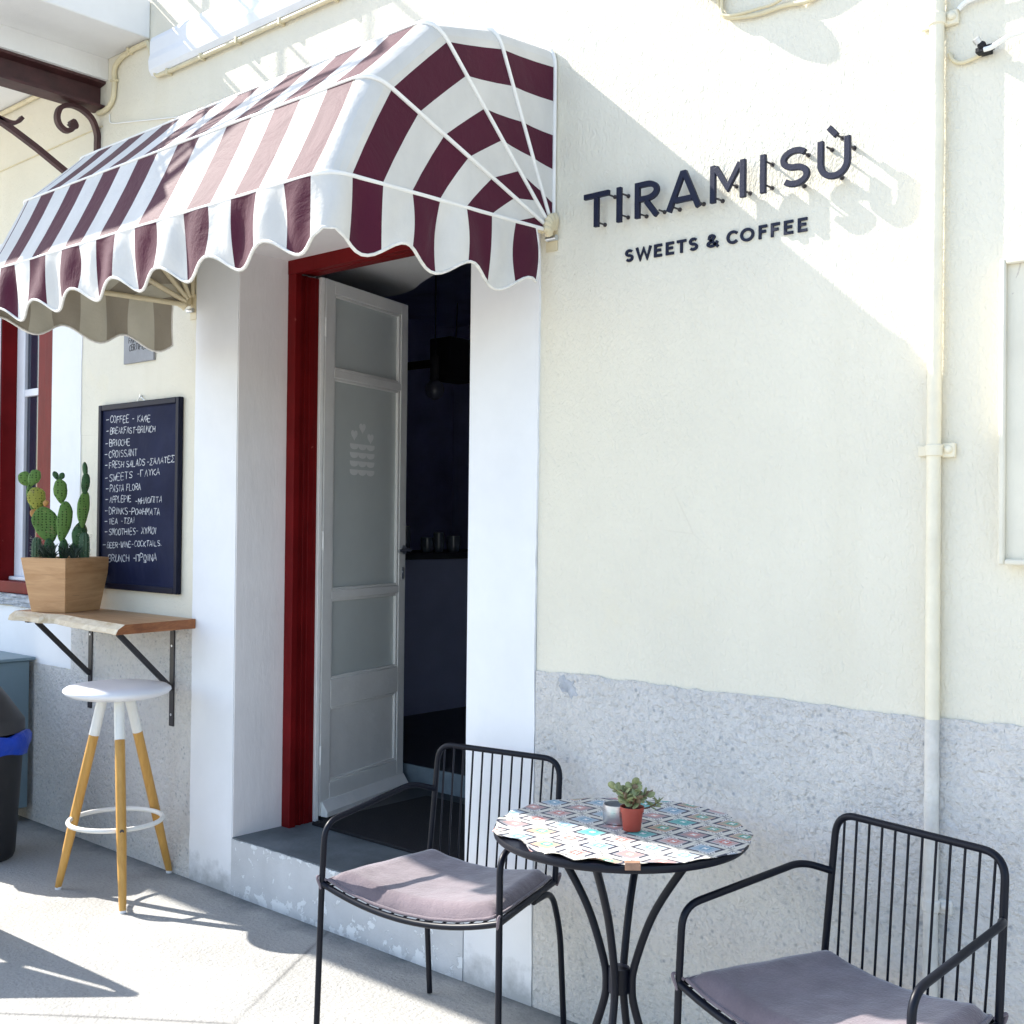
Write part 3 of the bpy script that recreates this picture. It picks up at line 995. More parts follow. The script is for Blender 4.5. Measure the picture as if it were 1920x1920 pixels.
tube(bm, fillet([(-4.99, -.014, 3.352), (-4.915, -.014, 3.352), (-4.858, -.014, 3.385), (-4.850, -.014, 3.46), (-4.858, -.014, 3.53), (-4.80, -.014, 3.560), (-4.70, -.014, 3.572), (-4.575, -.014, 3.570)], .03, 5), .012, 8)
tube(bm, fillet([(-4.575, -.014, 3.570), (-4.556, -.014, 3.535), (-4.534, -.014, 3.476), (-4.50, -.016, 3.402), (-4.351, -.018, 3.396), (-4.0, -.018, 3.396), (-3.55, -.018, 3.394), (-3.0, -.018, 3.394), (6, -.018, 3.394)], .02, 5), .0095, 8)
obj('conduit_run', bm, M['conduit'], cd, smooth=60)
for x, z, v in ((-4.85, 3.47, 1), (-4.72, 3.570, 0), (-4.40, 3.397, 0), (-4.15, 3.396, 0), (-3.9, 3.396, 0), (-3.62, 3.394, 0), (-3.3, 3.394, 0)):
    bm = bmesh.new()
    if v: box(bm, x-.016, x+.016, -.028, -.002, z-.006, z+.006)
    else: box(bm, x-.006, x+.006, -.031, -.002, z-.014, z+.012)
    obj('conduit_clip', bm, M['conduit'], cd, bevel=.002)
cable('wall_wire', [(-4.905, 3.330), (-4.90, 3.296), (-4.86, 3.280), (-4.746, 3.261), (-4.55, 3.228), (-4.30, 3.186), (-3.9, 3.12)], .0035, M['cable'], 'thin white wire running from the iron scroll to behind the awning', -.005)
cable('wall_wire', [(-7.2, 3.262), (-6.003, 3.281), (-5.381, 3.288), (-4.97, 3.292)], .003, M['conduit'], 'thin cream wire along the wall under the balcony, left of the scroll', -.004)
cable('wall_cable', [(-1.028, 2.700), (-1.017, 2.709), (-1.000, 2.714), (-.95, 2.716), (-.6, 2.72), (.4, 2.78)], .006, M['cable'], 'upper white cable beside the downpipe at the top right corner', -.014)
cable('wall_cable', [(-.963, 2.583, -.03), (-.946, 2.584, -.03), (-.925, 2.592, -.03), (-.90, 2.600, -.03), (-.85, 2.604, -.03), (-.4, 2.66, -.03), (.4, 2.74, -.02)], .006, M['cable'], 'white cable leading right from the black clamp beside the downpipe', -.02)
cable('wall_cable', [(-1.052, 2.604), (-1.040, 2.583), (-1.02, 2.574), (-.995, 2.577), (-.975, 2.583)], .005, M['conduit'], 'short cream cable looping from the downpipe to the black clamp', -.008)
ck = thing('cable_clamp', 'small black cable clamp with a grey nut on the wall', 'clamp', (-.967, -.02, 2.585))
bm = bmesh.new()
box(bm, -.982, -.952, -.034, -.001, 2.578, 2.590); blob(bm, (-.968, -.030, 2.594), .010, .010, .010); box(bm, -.962, -.944, -.03, -.012, 2.583, 2.594)
obj('clamp_body', bm, M['black'], ck, bevel=.002)
obj('nut', TB([(-.974, -.034, 2.600), (-.978, -.042, 2.609)], .0085, 8), M['steel'], ck)
# wall lamp just above the frame with its leads hanging below
lm = thing('wall_lamp', 'small round grey wall lamp with leads hanging below it above the sign', 'lamp', (-1.70, 0, 2.99))
bm = bmesh.new()
tube(bm, [(-1.70, -.001, 2.99), (-1.70, -.055, 2.985)], .058, 24); blob(bm, (-1.70, -.055, 2.985), .056, .034, .056)
obj('lamp_body', bm, M['lampbody'], lm, smooth=40)
cable('lamp_lead', [(-1.690, 2.96), (-1.684, 2.915), (-1.679, 2.887), (-1.660, 2.862), (-1.632, 2.852), (-1.564, 2.841), (-1.486, 2.842), (-1.395, 2.838), (-1.30, 2.90), (-1.28, 3.1)], .0065, M['conduit'], 'cream lead looping under the wall lamp at the top edge', -.010)
cable('lamp_lead', [(-1.668, 2.94), (-1.671, 2.90), (-1.664, 2.866), (-1.62, 2.856), (-1.56, 2.853), (-1.50, 2.856), (-1.45, 2.90), (-1.44, 3.1)], .0045, M['conduit'], 'thinner inner lead looping beside the cream one under the wall lamp', -.016)

# ------------------------------------------------------------------ awning
XR, XL = -2.262, -4.215
RIB = [(-.885, 2.357), (-.746, 2.643), (-.527, 2.857), (-.280, 2.922), (-.010, 2.948)]
HUB = (-.010, 2.372)
FR = .072
ST = .1045
FRONT = [-2.329, -2.440, -2.557, -2.671, -2.781, -2.902, -3.044, -3.161, -3.275, -3.389, -3.498, -3.606, -3.717, -3.828, -3.939, -4.040, -4.135]
aw = thing('striped_awning', 'burgundy and white striped dome awning with scalloped valance over the doorway', 'awning', (-3.24, 0, 2.36))

AWM = [M['aw_white'], M['aw_red'], M['aw_whitein'], M['aw_redin']]
def column_list():
    """columns of the cloth from the right hub round the front to the left hub; (kind, value) and the colour that FOLLOWS"""
    cols = []
    ds = [FR + ST*k for k in range(8)]
    cols.append(('R', 9.0))
    for k in range(7, -1, -1):
        cols.append(('R', ds[k]))
    # colours between them: index k -> k+1 : burgundy if k even
    colr = [1 if k % 2 == 0 else 0 for k in range(7, -1, -1)]
    for i in range(1, 6):
        cols.append(('RA', i/6)); colr.append(0)
    cols.append(('X', XR-FR)); colr.append(0)
    cur = 0
    for i, x in enumerate(FRONT):
        cols.append(('X', x)); colr.append(cur)
        cur = 1-cur
    cols.append(('X', XL+FR)) if XL+FR < FRONT[-1] else None
    if XL+FR < FRONT[-1]: colr.append(cur)
    for i in range(1, 6):
        cols.append(('LA', i/6)); colr.append(0)
    for k in range(8):
        cols.append(('L', ds[k]))
        colr.append(0 if k == 0 else (1 if k % 2 == 1 else 0))
    cols.append(('L', 9.0)); colr.append(0)
    return cols, colr

def colpos(c, rib):
    kind, v = c
    P = Vector((0, rib[0], rib[1]))
    a = Vector((0, HUB[0], HUB[1])) - P
    L = a.length - .035
    ad = a.normalized()
    if kind == 'X': return Vector((v, P.y, P.z))
    x = XR if kind[0] == 'R' else XL
    sgn = 1 if kind[0] == 'R' else -1
    if len(kind) == 1: return Vector((x, P.y, P.z)) + ad*min(v, L)
    # arc: v runs from the arm to the front on the right, from the front to the arm on the left
    s = v if sgn > 0 else 1-v
    p1 = Vector((x, P.y, P.z)) + ad*FR
    p0 = Vector((x, P.y, P.z))
    p2 = Vector((x - sgn*FR, P.y, P.z))
    return (1-s)**2*p1 + 2*s*(1-s)*p0 + s*s*p2

cols, colr = column_list()
bm = bmesh.new()
rows = []
SUB = 3
for i in range(len(RIB)-1):
    for k in range(SUB):
        rows.append(i + k/SUB)
rows.append(len(RIB)-1)
grid = []
for rw in rows:
    i = min(int(rw), len(RIB)-2); f = rw-i
    row = []
    for c in cols:
        p = colpos(c, RIB[i])*(1-f) + colpos(c, RIB[i+1])*f
        sag = math.sin(math.pi*f)
        if sag > 0:
            mid = Vector((p.x, HUB[0], HUB[1]))
            if c[0] == 'X': p += (mid-p).normalized()*.004*sag
            elif len(c[0]) == 1: p.x += (-.006 if c[0] == 'R' else .006)*sag*min(1, ((p-mid).length)/.4)
        row.append(bm.verts.new(p))
    grid.append(row)
for A, B in zip(grid, grid[1:]):
    for j in range(len(cols)-1):
        q = []
        for v in (A[j], A[j+1], B[j+1], B[j]):
            if not any((v.co-w.co).length < 1e-6 for w in q): q.append(v)
        if len(q) < 3: continue
        f = bm.faces.new(q)
        f.material_index = colr[j]
bmesh.ops.reverse_faces(bm, faces=bm.faces)
obj('canopy', bm, AWM, aw, smooth=18, solid=.0014, matoff=2)

# scalloped valance, hung from the lowest rib
def val_path():
    """fine samples: (point on the rib, s along it from the corner, outward normal, colour)"""
    out = []
    rib = RIB[0]
    P = Vector((0, *rib)); a = Vector((0, *HUB))-P; L = a.length-.085
    def colour_d(d): return 0 if d < FR else (1 if int((d-FR)/ST) % 2 == 0 else 0)
    def colour_x(x):
        c = 0
        for f in FRONT:
            if x < f: c = 1-c
        return c
    ds = sorted(set([FR + ST*k for k in range(7) if FR+ST*k < L] + [FR + .0095*i for i in range(int((L-FR)/.0095))] + [L]), reverse=True)
    for d in ds:
        out.append((colpos(('R', d), rib), d, Vector((1, 0, 0)), ('d', d)))
    for i in range(1, 8):
        a_ = i/8
        nrm = Vector((1-a_, -a_, 0)).normalized()
        out.append((colpos(('RA', a_), rib), FR*(1-2*a_), nrm, ('c', 0)))
    xs = sorted(set(FRONT + [XR-FR-.0095*i for i in range(int((XR-XL-2*FR)/.0095)+1)] + [XL+FR]), reverse=True)
    for x in xs:
        out.append((colpos(('X', x), rib), -(XR-x), Vector((0, -1, 0)), ('x', x)))
    base = -(XR-XL)
    for i in range(1, 8):
        a_ = i/8
        nrm = Vector((-a_, -(1-a_), 0)).normalized()
        out.append((colpos(('LA', a_), rib), base+FR*(1-2*a_)*-1 if False else base + FR*(1-2*a_), nrm, ('c', 0)))
    for d in ds[::-1]:
        out.append((colpos(('L', d), rib), base - d, Vector((-1, 0, 0)), ('l', d)))
    def colr_(tagv):
        k, v = tagv
        if k in 'dl': return colour_d(v)
        if k == 'x': return colour_x(v)
        return 0
    return out, colr_
vp, vcol = val_path()
PER = .2535
def vbot(s): return 2.190 + .026*math.cos(2*math.pi*s/PER) + .004*math.sin(5.3*s+1)
bm = bmesh.new()
VR = 9
gridv = []
for p, s, nrm, tg in vp:
    colm = []
    zb = vbot(s)
    for r in range(VR+1):
        t = r/VR
        z = p.z + (zb-p.z)*t
        off = .013*math.sin(2*math.pi*s/PER + 1.9)*(t**1.2) + .007*math.sin(2*math.pi*s/PER*1.7+.6)*math.sin(math.pi*t) - .004*t
        tx = .009*math.sin(2*math.pi*s/PER + .8)*math.sin(math.pi*t)
        tv = Vector((-nrm.y, nrm.x, 0))
        colm.append(bm.verts.new(Vector((p.x, p.y, z)) + nrm*(off+.004) + tv*tx))
    gridv.append(colm)
for j in range(len(vp)-1):
    ta, tb = vp[j][3], vp[j+1][3]
    if ta[0] == tb[0]: c = vcol((ta[0], (ta[1]+tb[1])/2))
    else: c = 0
    for r in range(VR):
        f = bm.faces.new((gridv[j][r], gridv[j+1][r], gridv[j+1][r+1], gridv[j][r+1]))
        f.material_index = c
edge_pts = [g[-1].co.copy() for g in gridv]
end_a = [v.co.copy() for v in gridv[0]]
end_b = [v.co.copy() for v in gridv[-1]]
val = obj('valance', bm, AWM, aw, smooth=60, solid=.0014, matoff=2)
bm = bmesh.new()
tube(bm, edge_pts[::2]+[edge_pts[-1]], .0046, 8)
tube(bm, end_a, .004, 6); tube(bm, end_b, .004, 6)
obj('edge_binding', bm, M['trim'], val, smooth=60)
# ribs: tubes bent round both corners
for i, rib in enumerate(RIB):
    P0 = Vector((0, *rib)); hub = Vector((0, *HUB))
    ad = (hub-P0).normalized(); L = (hub-P0).length
    out = -ad*.002
    pts = []
    seq = [('R', L-.035-.012)] + [('R', FR)] + [('RA', k/6) for k in range(1, 6)] + [('X', XR-FR), ('X', XL+FR)] + [('LA', k/6) for k in range(1, 6)] + [('L', FR), ('L', L-.035-.012)]
    pts = [colpos(c, rib)+out for c in seq]
    for k, c in enumerate(seq):
        if c[0][0] == 'R': pts[k].x += .002
        if c[0][0] == 'L': pts[k].x -= .002
    bm = bmesh.new()
    tube(bm, pts, [.0042 if c[0] == 'X' else .0062 for c in seq], 10)
    # inner metal tube, seen from underneath
    inn = [p - out*0 + ad*.013 + Vector(((-.013 if p.x > -3.2 else .013) if c[0] != 'X' else 0, 0, 0)) for p, c in zip(pts, seq)]
    tube(bm, inn, .0105, 10, mi=1)
    obj('rib', bm, [M['wtube'], M['tube']], aw, smooth=50)
# hinge clusters on the wall
for x, s in ((XR, 1), (XL, -1)):
    bm = bmesh.new()
    box(bm, min(x-.030*s, x+.012*s), max(x-.030*s, x+.012*s), -.006, -.001, 2.315, 2.42)
    for i, rib in enumerate(RIB):
        P0 = Vector((x, *rib)); hub = Vector((x, *HUB))
        ad = (P0-hub).normalized()
        a = hub + ad*.050
        pts = catmull([a + Vector((s*.004, 0, 0)), hub + ad*.034 + Vector((s*.010, -.004, 0)), hub + ad*.016 + Vector((s*.004, -.008, -.012))], 5)
        tube(bm, pts, [.0125]*5+[.0135]*(len(pts)-5), 10)
    tube(bm, [(x-s*.02, -.014, 2.352), (x+s*.018, -.014, 2.352)], .009, 12, mi=1)
    obj('hinge_bracket', bm, [M['tube'], M['steel']], aw, smooth=40)

# ------------------------------------------------------------------ lettering
def wallpt(x0, z0, y0):
    return lambda u, v, d: Vector((x0+u, y0-d, z0+v))
def glyph(ch, w, t):
    """centre lines of a bold sans capital in a box w x 1"""
    h = t/2
    if ch == 'T': return [[(0, 1-h), (w, 1-h)], [(w/2, 1-t), (w/2, 0)]]
    if ch == 'I': return [[(w/2, 0), (w/2, 1)]]
    if ch == 'R': return [[(h, 0), (h, 1)], [(t, 1-h), (w*.45, 1-h)] + arc(w*.48, .72, w*.5-h*1.1, .28-h, 90, -90, 14) + [(t, .44+h)], [(w*.46, .44), (w-h*1.2, 0)]]
    if ch == 'A': return [[(h*.9, 0), (w/2-h*.45, 1-h*.2), (w/2+h*.45, 1-h*.2), (w-h*.9, 0)], [(w*.25, .28), (w*.75, .28)]]
    if ch == 'M': return [[(h, 0), (h, 1)], [(t, .985-h*.6), (w/2, .34), (w-t, .985-h*.6)], [(w-h, 1), (w-h, 0)]]
    if ch == 'S':
        ru = (1-t)/4
        return [arc(w/2, .5+ru, w/2-h, ru, 35, 262, 18) + arc(w/2, .5-ru, w/2-h, ru, 82, -145, 18)]
    if ch == 'U': return [[(h, 1), (h, w/2)] + arc(w/2, w*.5-h*.15, w/2-h, w*.5-h*1.15, 180, 360, 16)[1:-1] + [(w-h, w/2), (w-h, 1)]]
    if ch == 'W': return [[(h*.7, 1), (w*.27, h*.4), (w*.5, .86), (w*.73, h*.4), (w-h*.7, 1)]]
    if ch == 'E': return [[(w, 1-h), (h, 1-h), (h, h), (w, h)], [(t, .52), (w*.88, .52)]]
    if ch == 'F': return [[(w, 1-h), (h, 1-h), (h, 0)], [(t, .52), (w*.86, .52)]]
    if ch == 'C': return [arc(w*.56, .5, w*.56-h, .5-h, 42, 318, 20)]
    if ch == 'O': return [arc(w/2, .5, w/2-h, .5-h, 0, 342, 19)]
    if ch == '&': return [[(w, h*.2), (w*.22, .68)] + arc(w*.45, .78, w*.22, .22-h, 200, -30, 12) + [(w*.40, .50)] + arc(w*.42, .26, w*.42-h, .26-h, 110, 300, 12) + [(w*.78, .22), (w*.95, .44)]]
    return []
sg = thing('shop_sign', 'large charcoal raised letters standing off the wall on pins reading TIRAMISU', 'sign', (-1.7, -.02, 2.4))
BIG = [('T', -2.121, -2.030), ('I', -2.006, -1.981), ('R', -1.937, -1.853), ('A', -1.830, -1.718), ('M', -1.688, -1.580), ('I', -1.540, -1.516), ('S', -1.477, -1.395), ('U', -1.373, -1.285)]
HB, ZB = .1015, 2.352
for ch, a, b in BIG:
    bm = bmesh.new()
    w = (b-a)/HB
    t = .0160/HB
    for k, ln in enumerate(glyph(ch, w, t)):
        stroke(bm, [(x*HB, z*HB) for x, z in ln], .0160, .029, .0405+.0002*k, wallpt(a, ZB, 0), closed=(ch == 'O'))
    if ch == 'U':
        stroke(bm, [(.030, .132), (.051, .108)], .015, .029, .0405, wallpt(a, ZB, 0))
    lt = obj('letter', bm, M['sign'], sg, bevel=.0012)
    pins = {'T': [(.5*(b-a)+.006, .012), (b-a-.004, .088)], 'I': [(.5*(b-a)+.008, .02), (.5*(b-a)+.008, .082)], 'R': [(.016, .012), (b-a-.006, .014)], 'A': [(.022, .012), (b-a-.012, .014)], 'M': [(.018, .012), (b-a-.006, .018), (.06, .044)], 'S': [(.05, .008), (.06, .086)], 'U': [(.022, .086), (.05, .010), (b-a-.006, .078)]}[ch]
    if ch == 'U': pins.append((.050, .110))
    for u, v in pins:
        bm = bmesh.new()
        tube(bm, [(a+u, -.0005, ZB+v), (a+u, -.030, ZB+v)], .0028, 8)
        tube(bm, [(a+u, -.0005, ZB+v), (a+u, -.004, ZB+v)], .006, 10)
        obj('mounting_pin', bm, M['pin'], lt, smooth=40)
tl = thing('tagline_sign', 'small charcoal letters on the wall reading SWEETS and COFFEE under the large name', 'sign', (-1.7, 0, 2.26))
SM = [('S', -1.994, -1.966), ('W', -1.956, -1.903), ('E', -1.893, -1.867), ('E', -1.853, -1.827), ('T', -1.816, -1.786), ('S', -1.776, -1.748), ('&', -1.719, -1.683), ('C', -1.656, -1.621), ('O', -1.614, -1.572), ('F', -1.558, -1.534), ('F', -1.522, -1.497), ('E', -1.484, -1.458), ('E', -1.444, -1.418)]
HS = .0365
for ch, a, b in SM:
    bm = bmesh.new()
    w = (b-a)/HS
    t = .0075/HS
    for k, ln in enumerate(glyph(ch, w, t)):
        if ch == 'O': ln = arc(w/2, .5, w/2-t/2, .5-t/2, 0, 342, 19)
        stroke(bm, [(x*HS, z*HS) for x, z in ln], .0075, -.001, .0052+.00015*k, wallpt(a, 2.2418, 0), closed=(ch == 'O'))
    obj('letter', bm, M['sign'], tl)

# hand lettering for the chalkboard; strokes on a 4 x 6 grid
HAND = {
 'A': '0,0 2,6 4,0|1,2 3,2', 'B': '0,0 0,6 2.6,6 3.4,5 2.6,3.4 0,3|2.6,3.4 4,2 3,0 0,0', 'C': '4,5 2.6,6 1,5.2 0,3 .8,.8 2.4,0 4,.8', 'D': '0,0 0,6 2,5.8 4,3.6 3.4,1.2 1.6,0 0,0',
 'E': '3.6,6 0,6 0,0 3.8,0|0,3.1 3,3.1', 'F': '3.8,6 0,6 0,0|0,3.2 3,3.2', 'H': '0,0 0,6|4,0 4,6|0,3 4,3', 'I': '1,0 1,6', 'K': '0,0 0,6|3.6,6 0,2.8 4,0', 'L': '0,6 0,0 3.6,0',
 'M': '0,0 .4,6 2,2.4 3.6,6 4,0', 'N': '0,0 0,6 4,0 4,6', 'O': '2,6 .4,5 0,3 .5,1 2,0 3.5,1 4,3 3.5,5 2,6', 'P': '0,0 0,6 2.8,6 4,4.8 3,3.2 0,2.8', 'R': '0,0 0,6 2.8,6 3.8,4.8 2.8,3.3 0,3|1.6,3 4,0',
 'S': '3.8,5.4 2,6 .4,5.2 .5,3.8 3.2,2.6 3.9,1.2 2.4,0 .2,.6', 'T': '0,6 4.2,6|2,6 2,0', 'U': '0,6 0,1.6 1.2,0 2.8,0 4,1.6 4,6', 'W': '0,6 .8,0 2,4.2 3.2,0 4,6', 'X': '0,0 4,6|0,6 4,0', 'Y': '0,6 2,3 4,6|2,3 2,0',
 '-': '.6,3 3.2,3', '.': '.2,.1 .6,.1', ' ': '', 'f': '2,0 2,6|2,5 .3,4.2 .3,2 2,1.4 3.7,2 3.7,4.2 2,5', 's': '4,6 .2,6 2.2,3.2 0,0 4,0', 'l': '0,0 2,6 4,0', 'g': '0,0 0,6 3.6,6', 'p': '0,0 0,6|4,6 4,0|-.4,6 4.4,6', 'i': '1,0 1,5|.4,6.4 .6,6.4|1.5,6.4 1.7,6.4', 'w': '.2,.2 1.4,.2 .4,2 .4,4.4 2,6 3.6,4.4 3.6,2 2.6,.2 3.8,.2|.2,-.8 3.8,-.8',
}
NARROW = {'I': 2.0, '-': 3.6, '.': 1.2, ' ': 2.6, 'i': 2.2}
def handline(bm, text, x0, z0, x1, z1, h, y, wd, seed=0, d=.0006):
    g = random.Random(seed)
    adv = [NARROW.get(c, 4.0)+1.25 for c in text]
    tot = sum(adv)-1.25
    k = 0; cx = 0
    for c, a in zip(text, adv):
        f = cx/tot
        ox = x0+(x1-x0)*f; oz = z0+(z1-z0)*f + g.uniform(-.06, .06)*h
        sx = (x1-x0)/tot; sz = h/6*g.uniform(.92, 1.06)
        sl = g.uniform(-.02, .06)
        for ln in HAND[c].split('|'):
            if not ln: continue
            pts = [tuple(map(float, q.split(','))) for q in ln.split()]
            pts = [(ox+(px_*1.0+sl*py_*3)*sx + g.uniform(-.0006, .0006), oz+py_*sz + g.uniform(-.0006, .0006)) for px_, py_ in pts]
            if len(pts) > 3:
                cm = catmull([(p[0], 0, p[1]) for p in pts], 3)
                pts = [(p.x, p.z) for p in cm]
            stroke(bm, pts, wd*g.uniform(.85, 1.15), 0, d+.00012*(k % 5), lambda u, v, dd: Vector((u, y-dd, v)))
            k += 1
        cx += a
mb = thing('menu_board', 'dark framed chalkboard with a handwritten menu hung on the cream wall', 'chalkboard', (-4.60, 0, 1.17))
BX0, BX1, BZ0, BZ1 = -4.932, -4.272, 1.168, 1.998
bm = bmesh.new()
fw_ = .026
box(bm, BX0, BX0+fw_, -.026, -.002, BZ0, BZ1); box(bm, BX1-fw_, BX1, -.026, -.002, BZ0, BZ1)
box(bm, BX0+fw_, BX1-fw_, -.0255, -.002, BZ1-fw_, BZ1); box(bm, BX0+fw_, BX1-fw_, -.0255, -.002, BZ0, BZ0+fw_)
obj('frame', bm, M['boardframe'], mb, bevel=.004)
slate = obj('slate', BX(BX0+fw_, BX1-fw_, -.016, -.003, BZ0+fw_, BZ1-fw_), M['board'], mb)
LINES = [('COFFEE - KAfE', -4.84, 1.915, -4.506, 1.904, .03), ('BREAKFAST-BRUNCH', -4.839, 1.865, -4.469, 1.858, .027), ('BRIOCHE', -4.843, 1.808, -4.671, 1.81, .028), ('CROISSANT', -4.848, 1.758, -4.61, 1.76, .03),
 ('FRESH SALADS', -4.844, 1.71, -4.547, 1.716, .028), ('SWEETS', -4.842, 1.651, -4.649, 1.664, .03), ('PASTA FLORA', -4.834, 1.603, -4.577, 1.61, .029), ('APPLEPIE', -4.836, 1.555, -4.654, 1.558, .028),
 ('DRINKS-POfHMATA', -4.838, 1.504, -4.421, 1.499, .028), ('TEA', -4.84, 1.458, -4.765, 1.462, .024), ('SMOOTHIES- XYMOI', -4.838, 1.409, -4.449, 1.421, .028), ('BEER-WINE-COCKTAILS.', -4.853, 1.352, -4.405, 1.37, .024), ('BRUNCH -pPwINA', -4.84, 1.289, -4.442, 1.305, .03)]
EXTRA = {'FRESH SALADS': ('-sAlATEs', -4.532, 1.717, -4.316, 1.726, .027), 'SWEETS': ('-glYKA', -4.607, 1.667, -4.428, 1.674, .028), 'APPLEPIE': ('-MHlOpITA', -4.619, 1.548, -4.408, 1.557, .026), 'TEA': ('-TsAi', -4.737, 1.462, -4.623, 1.466, .024)}
for i, (tx, x0, z0, x1, z1, h) in enumerate(LINES):
    bm = bmesh.new()
    handline(bm, tx, x0, z0, x1, z1, h, -.0161, .0029, i)
    stroke(bm, [(x0-.036, z0+h*.5), (x0-.014, z0+h*.5+.001)], .0030, 0, .0006, lambda u, v, dd: Vector((u, -.0161-dd, v)))
    obj('chalk_line', bm, M['chalk'], slate)
    if tx in EXTRA:
        bm = bmesh.new()
        handline(bm, *EXTRA[tx], -.0161, .0029, i+40)
        obj('chalk_line', bm, M['chalk'], slate)
bm = bmesh.new()
tube(bm, [(-4.635, -.006, 1.997), (-4.600, -.010, 2.022), (-4.565, -.006, 1.997)], .0018, 6); tube(bm, [(-4.600, -.001, 2.023), (-4.600, -.014, 2.023)], .004, 8)
obj('hanging_wire', bm, M['steel'], mb)
# plaque partly behind the valance
pq = thing('metal_plaque', 'small pewter plaque reading FAIR TRADE CERTIFIED half hidden by the valance', 'plaque', (-4.62, 0, 2.17))
obj('plate', BX(-4.742, -4.497, -.012, -.001, 2.172, 2.42), M['plaque'], pq, bevel=.002)
bm = bmesh.new()
handline(bm, 'FAIR TRADE', -4.700, 2.262, -4.545, 2.262, .026, -.0121, .0042, 90)
handline(bm, 'CERTIFIED', -4.695, 2.228, -4.550, 2.228, .026, -.0121, .0042, 91)
obj('plaque_lettering', bm, M['ink'], pq)

# ------------------------------------------------------------------ wall shelf with cactus planter
sf = thing('wall_shelf', 'live edge wooden bar shelf on black iron brackets beside the doorway', 'shelf', (-4.6, 0, 1.07))
top = [(-4.151, -.010), (-5.06, -.010), (-5.085, -.20), (-5.03, -.352), (-4.99, -.348), (-4.943, -.325), (-4.86, -.332), (-4.787, -.330), (-4.721, -.300), (-4.60, -.312), (-4.50, -.330), (-4.424, -.334), (-4.30, -.345), (-4.20, -.356), (-4.09, -.364)]
bot = [(x-(.012 if y < -.2 else 0), y-(.030 if y < -.25 else 0)+(.006*math.sin(x*37) if y < -.25 else 0)) for x, y in top]
bm = bmesh.new()
n = len(top)
ta = [bm.verts.new((x, y, 1.074)) for x, y in top]
md = [bm.verts.new((x*.5+bx_*.5, (y+by_)/2-(.010 if y < -.25 else 0), 1.055)) for (x, y), (bx_, by_) in zip(top, bot)]
ba = [bm.verts.new((x, y, 1.034)) for x, y in bot]
bm.faces.new(ta).material_index = 0
bm.faces.new(ba[::-1]).material_index = 0
for i in range(n):
    j = (i+1) % n
    mi = 1 if 3 <= i < n-1 else (2 if i == n-1 else 0)
    for A, B in ((ta, md), (md, ba)):
        bm.faces.new((A[i], A[j], B[j], B[i])).material_index = mi
obj('board', bm, [M['slab'], M['bark'], M['endgrain']], sf, bevel=.002)
for x in (-4.322, -5.0):
    bm = bmesh.new()
    box(bm, x-.016, x+.016, -.012, -.0005, .612, 1.032)
    box(bm, x-.014, x+.014, -.315, -.012, 1.021, 1.0325)
    d = Vector((0, -.265+.012, 1.021-.770)); ln = d.length; d.normalize()
    q = d.to_track_quat('Z', 'X').to_matrix().to_4x4()
    mm = Matrix.Translation((x, -.012, .770)) @ q
    box(bm, -.010, .010, -.010, .010, 0, ln, M4=mm)
    for z in (.66, .95):
        tube(bm, [(x, -.012, z), (x, -.0145, z)], .006, 8, mi=1)
    obj('bracket', bm, [M['shelfmetal'], M['steel']], sf, bevel=.0015)

PC = Vector((-4.885, -.190, 1.0745)); PR = .42
pt = thing('cactus_planter', 'tapered pale wooden planter of prickly pear cacti standing on the shelf', 'planter', PC, PR)
def pbox(bm, bx_, by_, tx_, ty_, z0, z1, mi=0):
    a = [bm.verts.new((sx*bx_/2, sy*by_/2, z0)) for sx, sy in ((-1, -1), (1, -1), (1, 1), (-1, 1))]
    b = [bm.verts.new((sx*tx_/2, sy*ty_/2, z1)) for sx, sy in ((-1, -1), (1, -1), (1, 1), (-1, 1))]
    return a, b
bm = bmesh.new()
H = .236
a, b = pbox(bm, .175, .235, .232, .312, 0, H)
c, d = pbox(bm, .145, .205, .204, .284, .03, H)
bm.faces.new(a[::-1]); bm.faces.new(c)
for i in range(4):
    j = (i+1) % 4
    bm.faces.new((a[i], a[j], b[j], b[i])); bm.faces.new((b[i], b[j], d[j], d[i])); bm.faces.new((d[i], d[j], c[j], c[i]))
obj('wooden_box', bm, M['planter'], pt, local=True, bevel=.002)
bm = bmesh.new()
a, b = pbox(bm, .15, .21, .196, .276, .18, .222)
bm.faces.new(b); bm.faces.new(a[::-1])
for i in range(4): bm.faces.new((a[i], a[(i+1) % 4], b[(i+1) % 4], b[i]))
bmesh.ops.subdivide_edges(bm, edges=bm.edges, cuts=6, use_grid_fill=True)
for v in bm.verts:
    if v.co.z > .21: v.co.z += rnd.uniform(-.004, .012)
obj('soil', bm, M['soil'], pt, local=True, smooth=60)
vdir = (Vector((-4.9, -.2, 0)) - Vector((0, -2.74, 0))).normalized()
vside = Vector((-vdir.y, vdir.x, 0))*-1         # image right
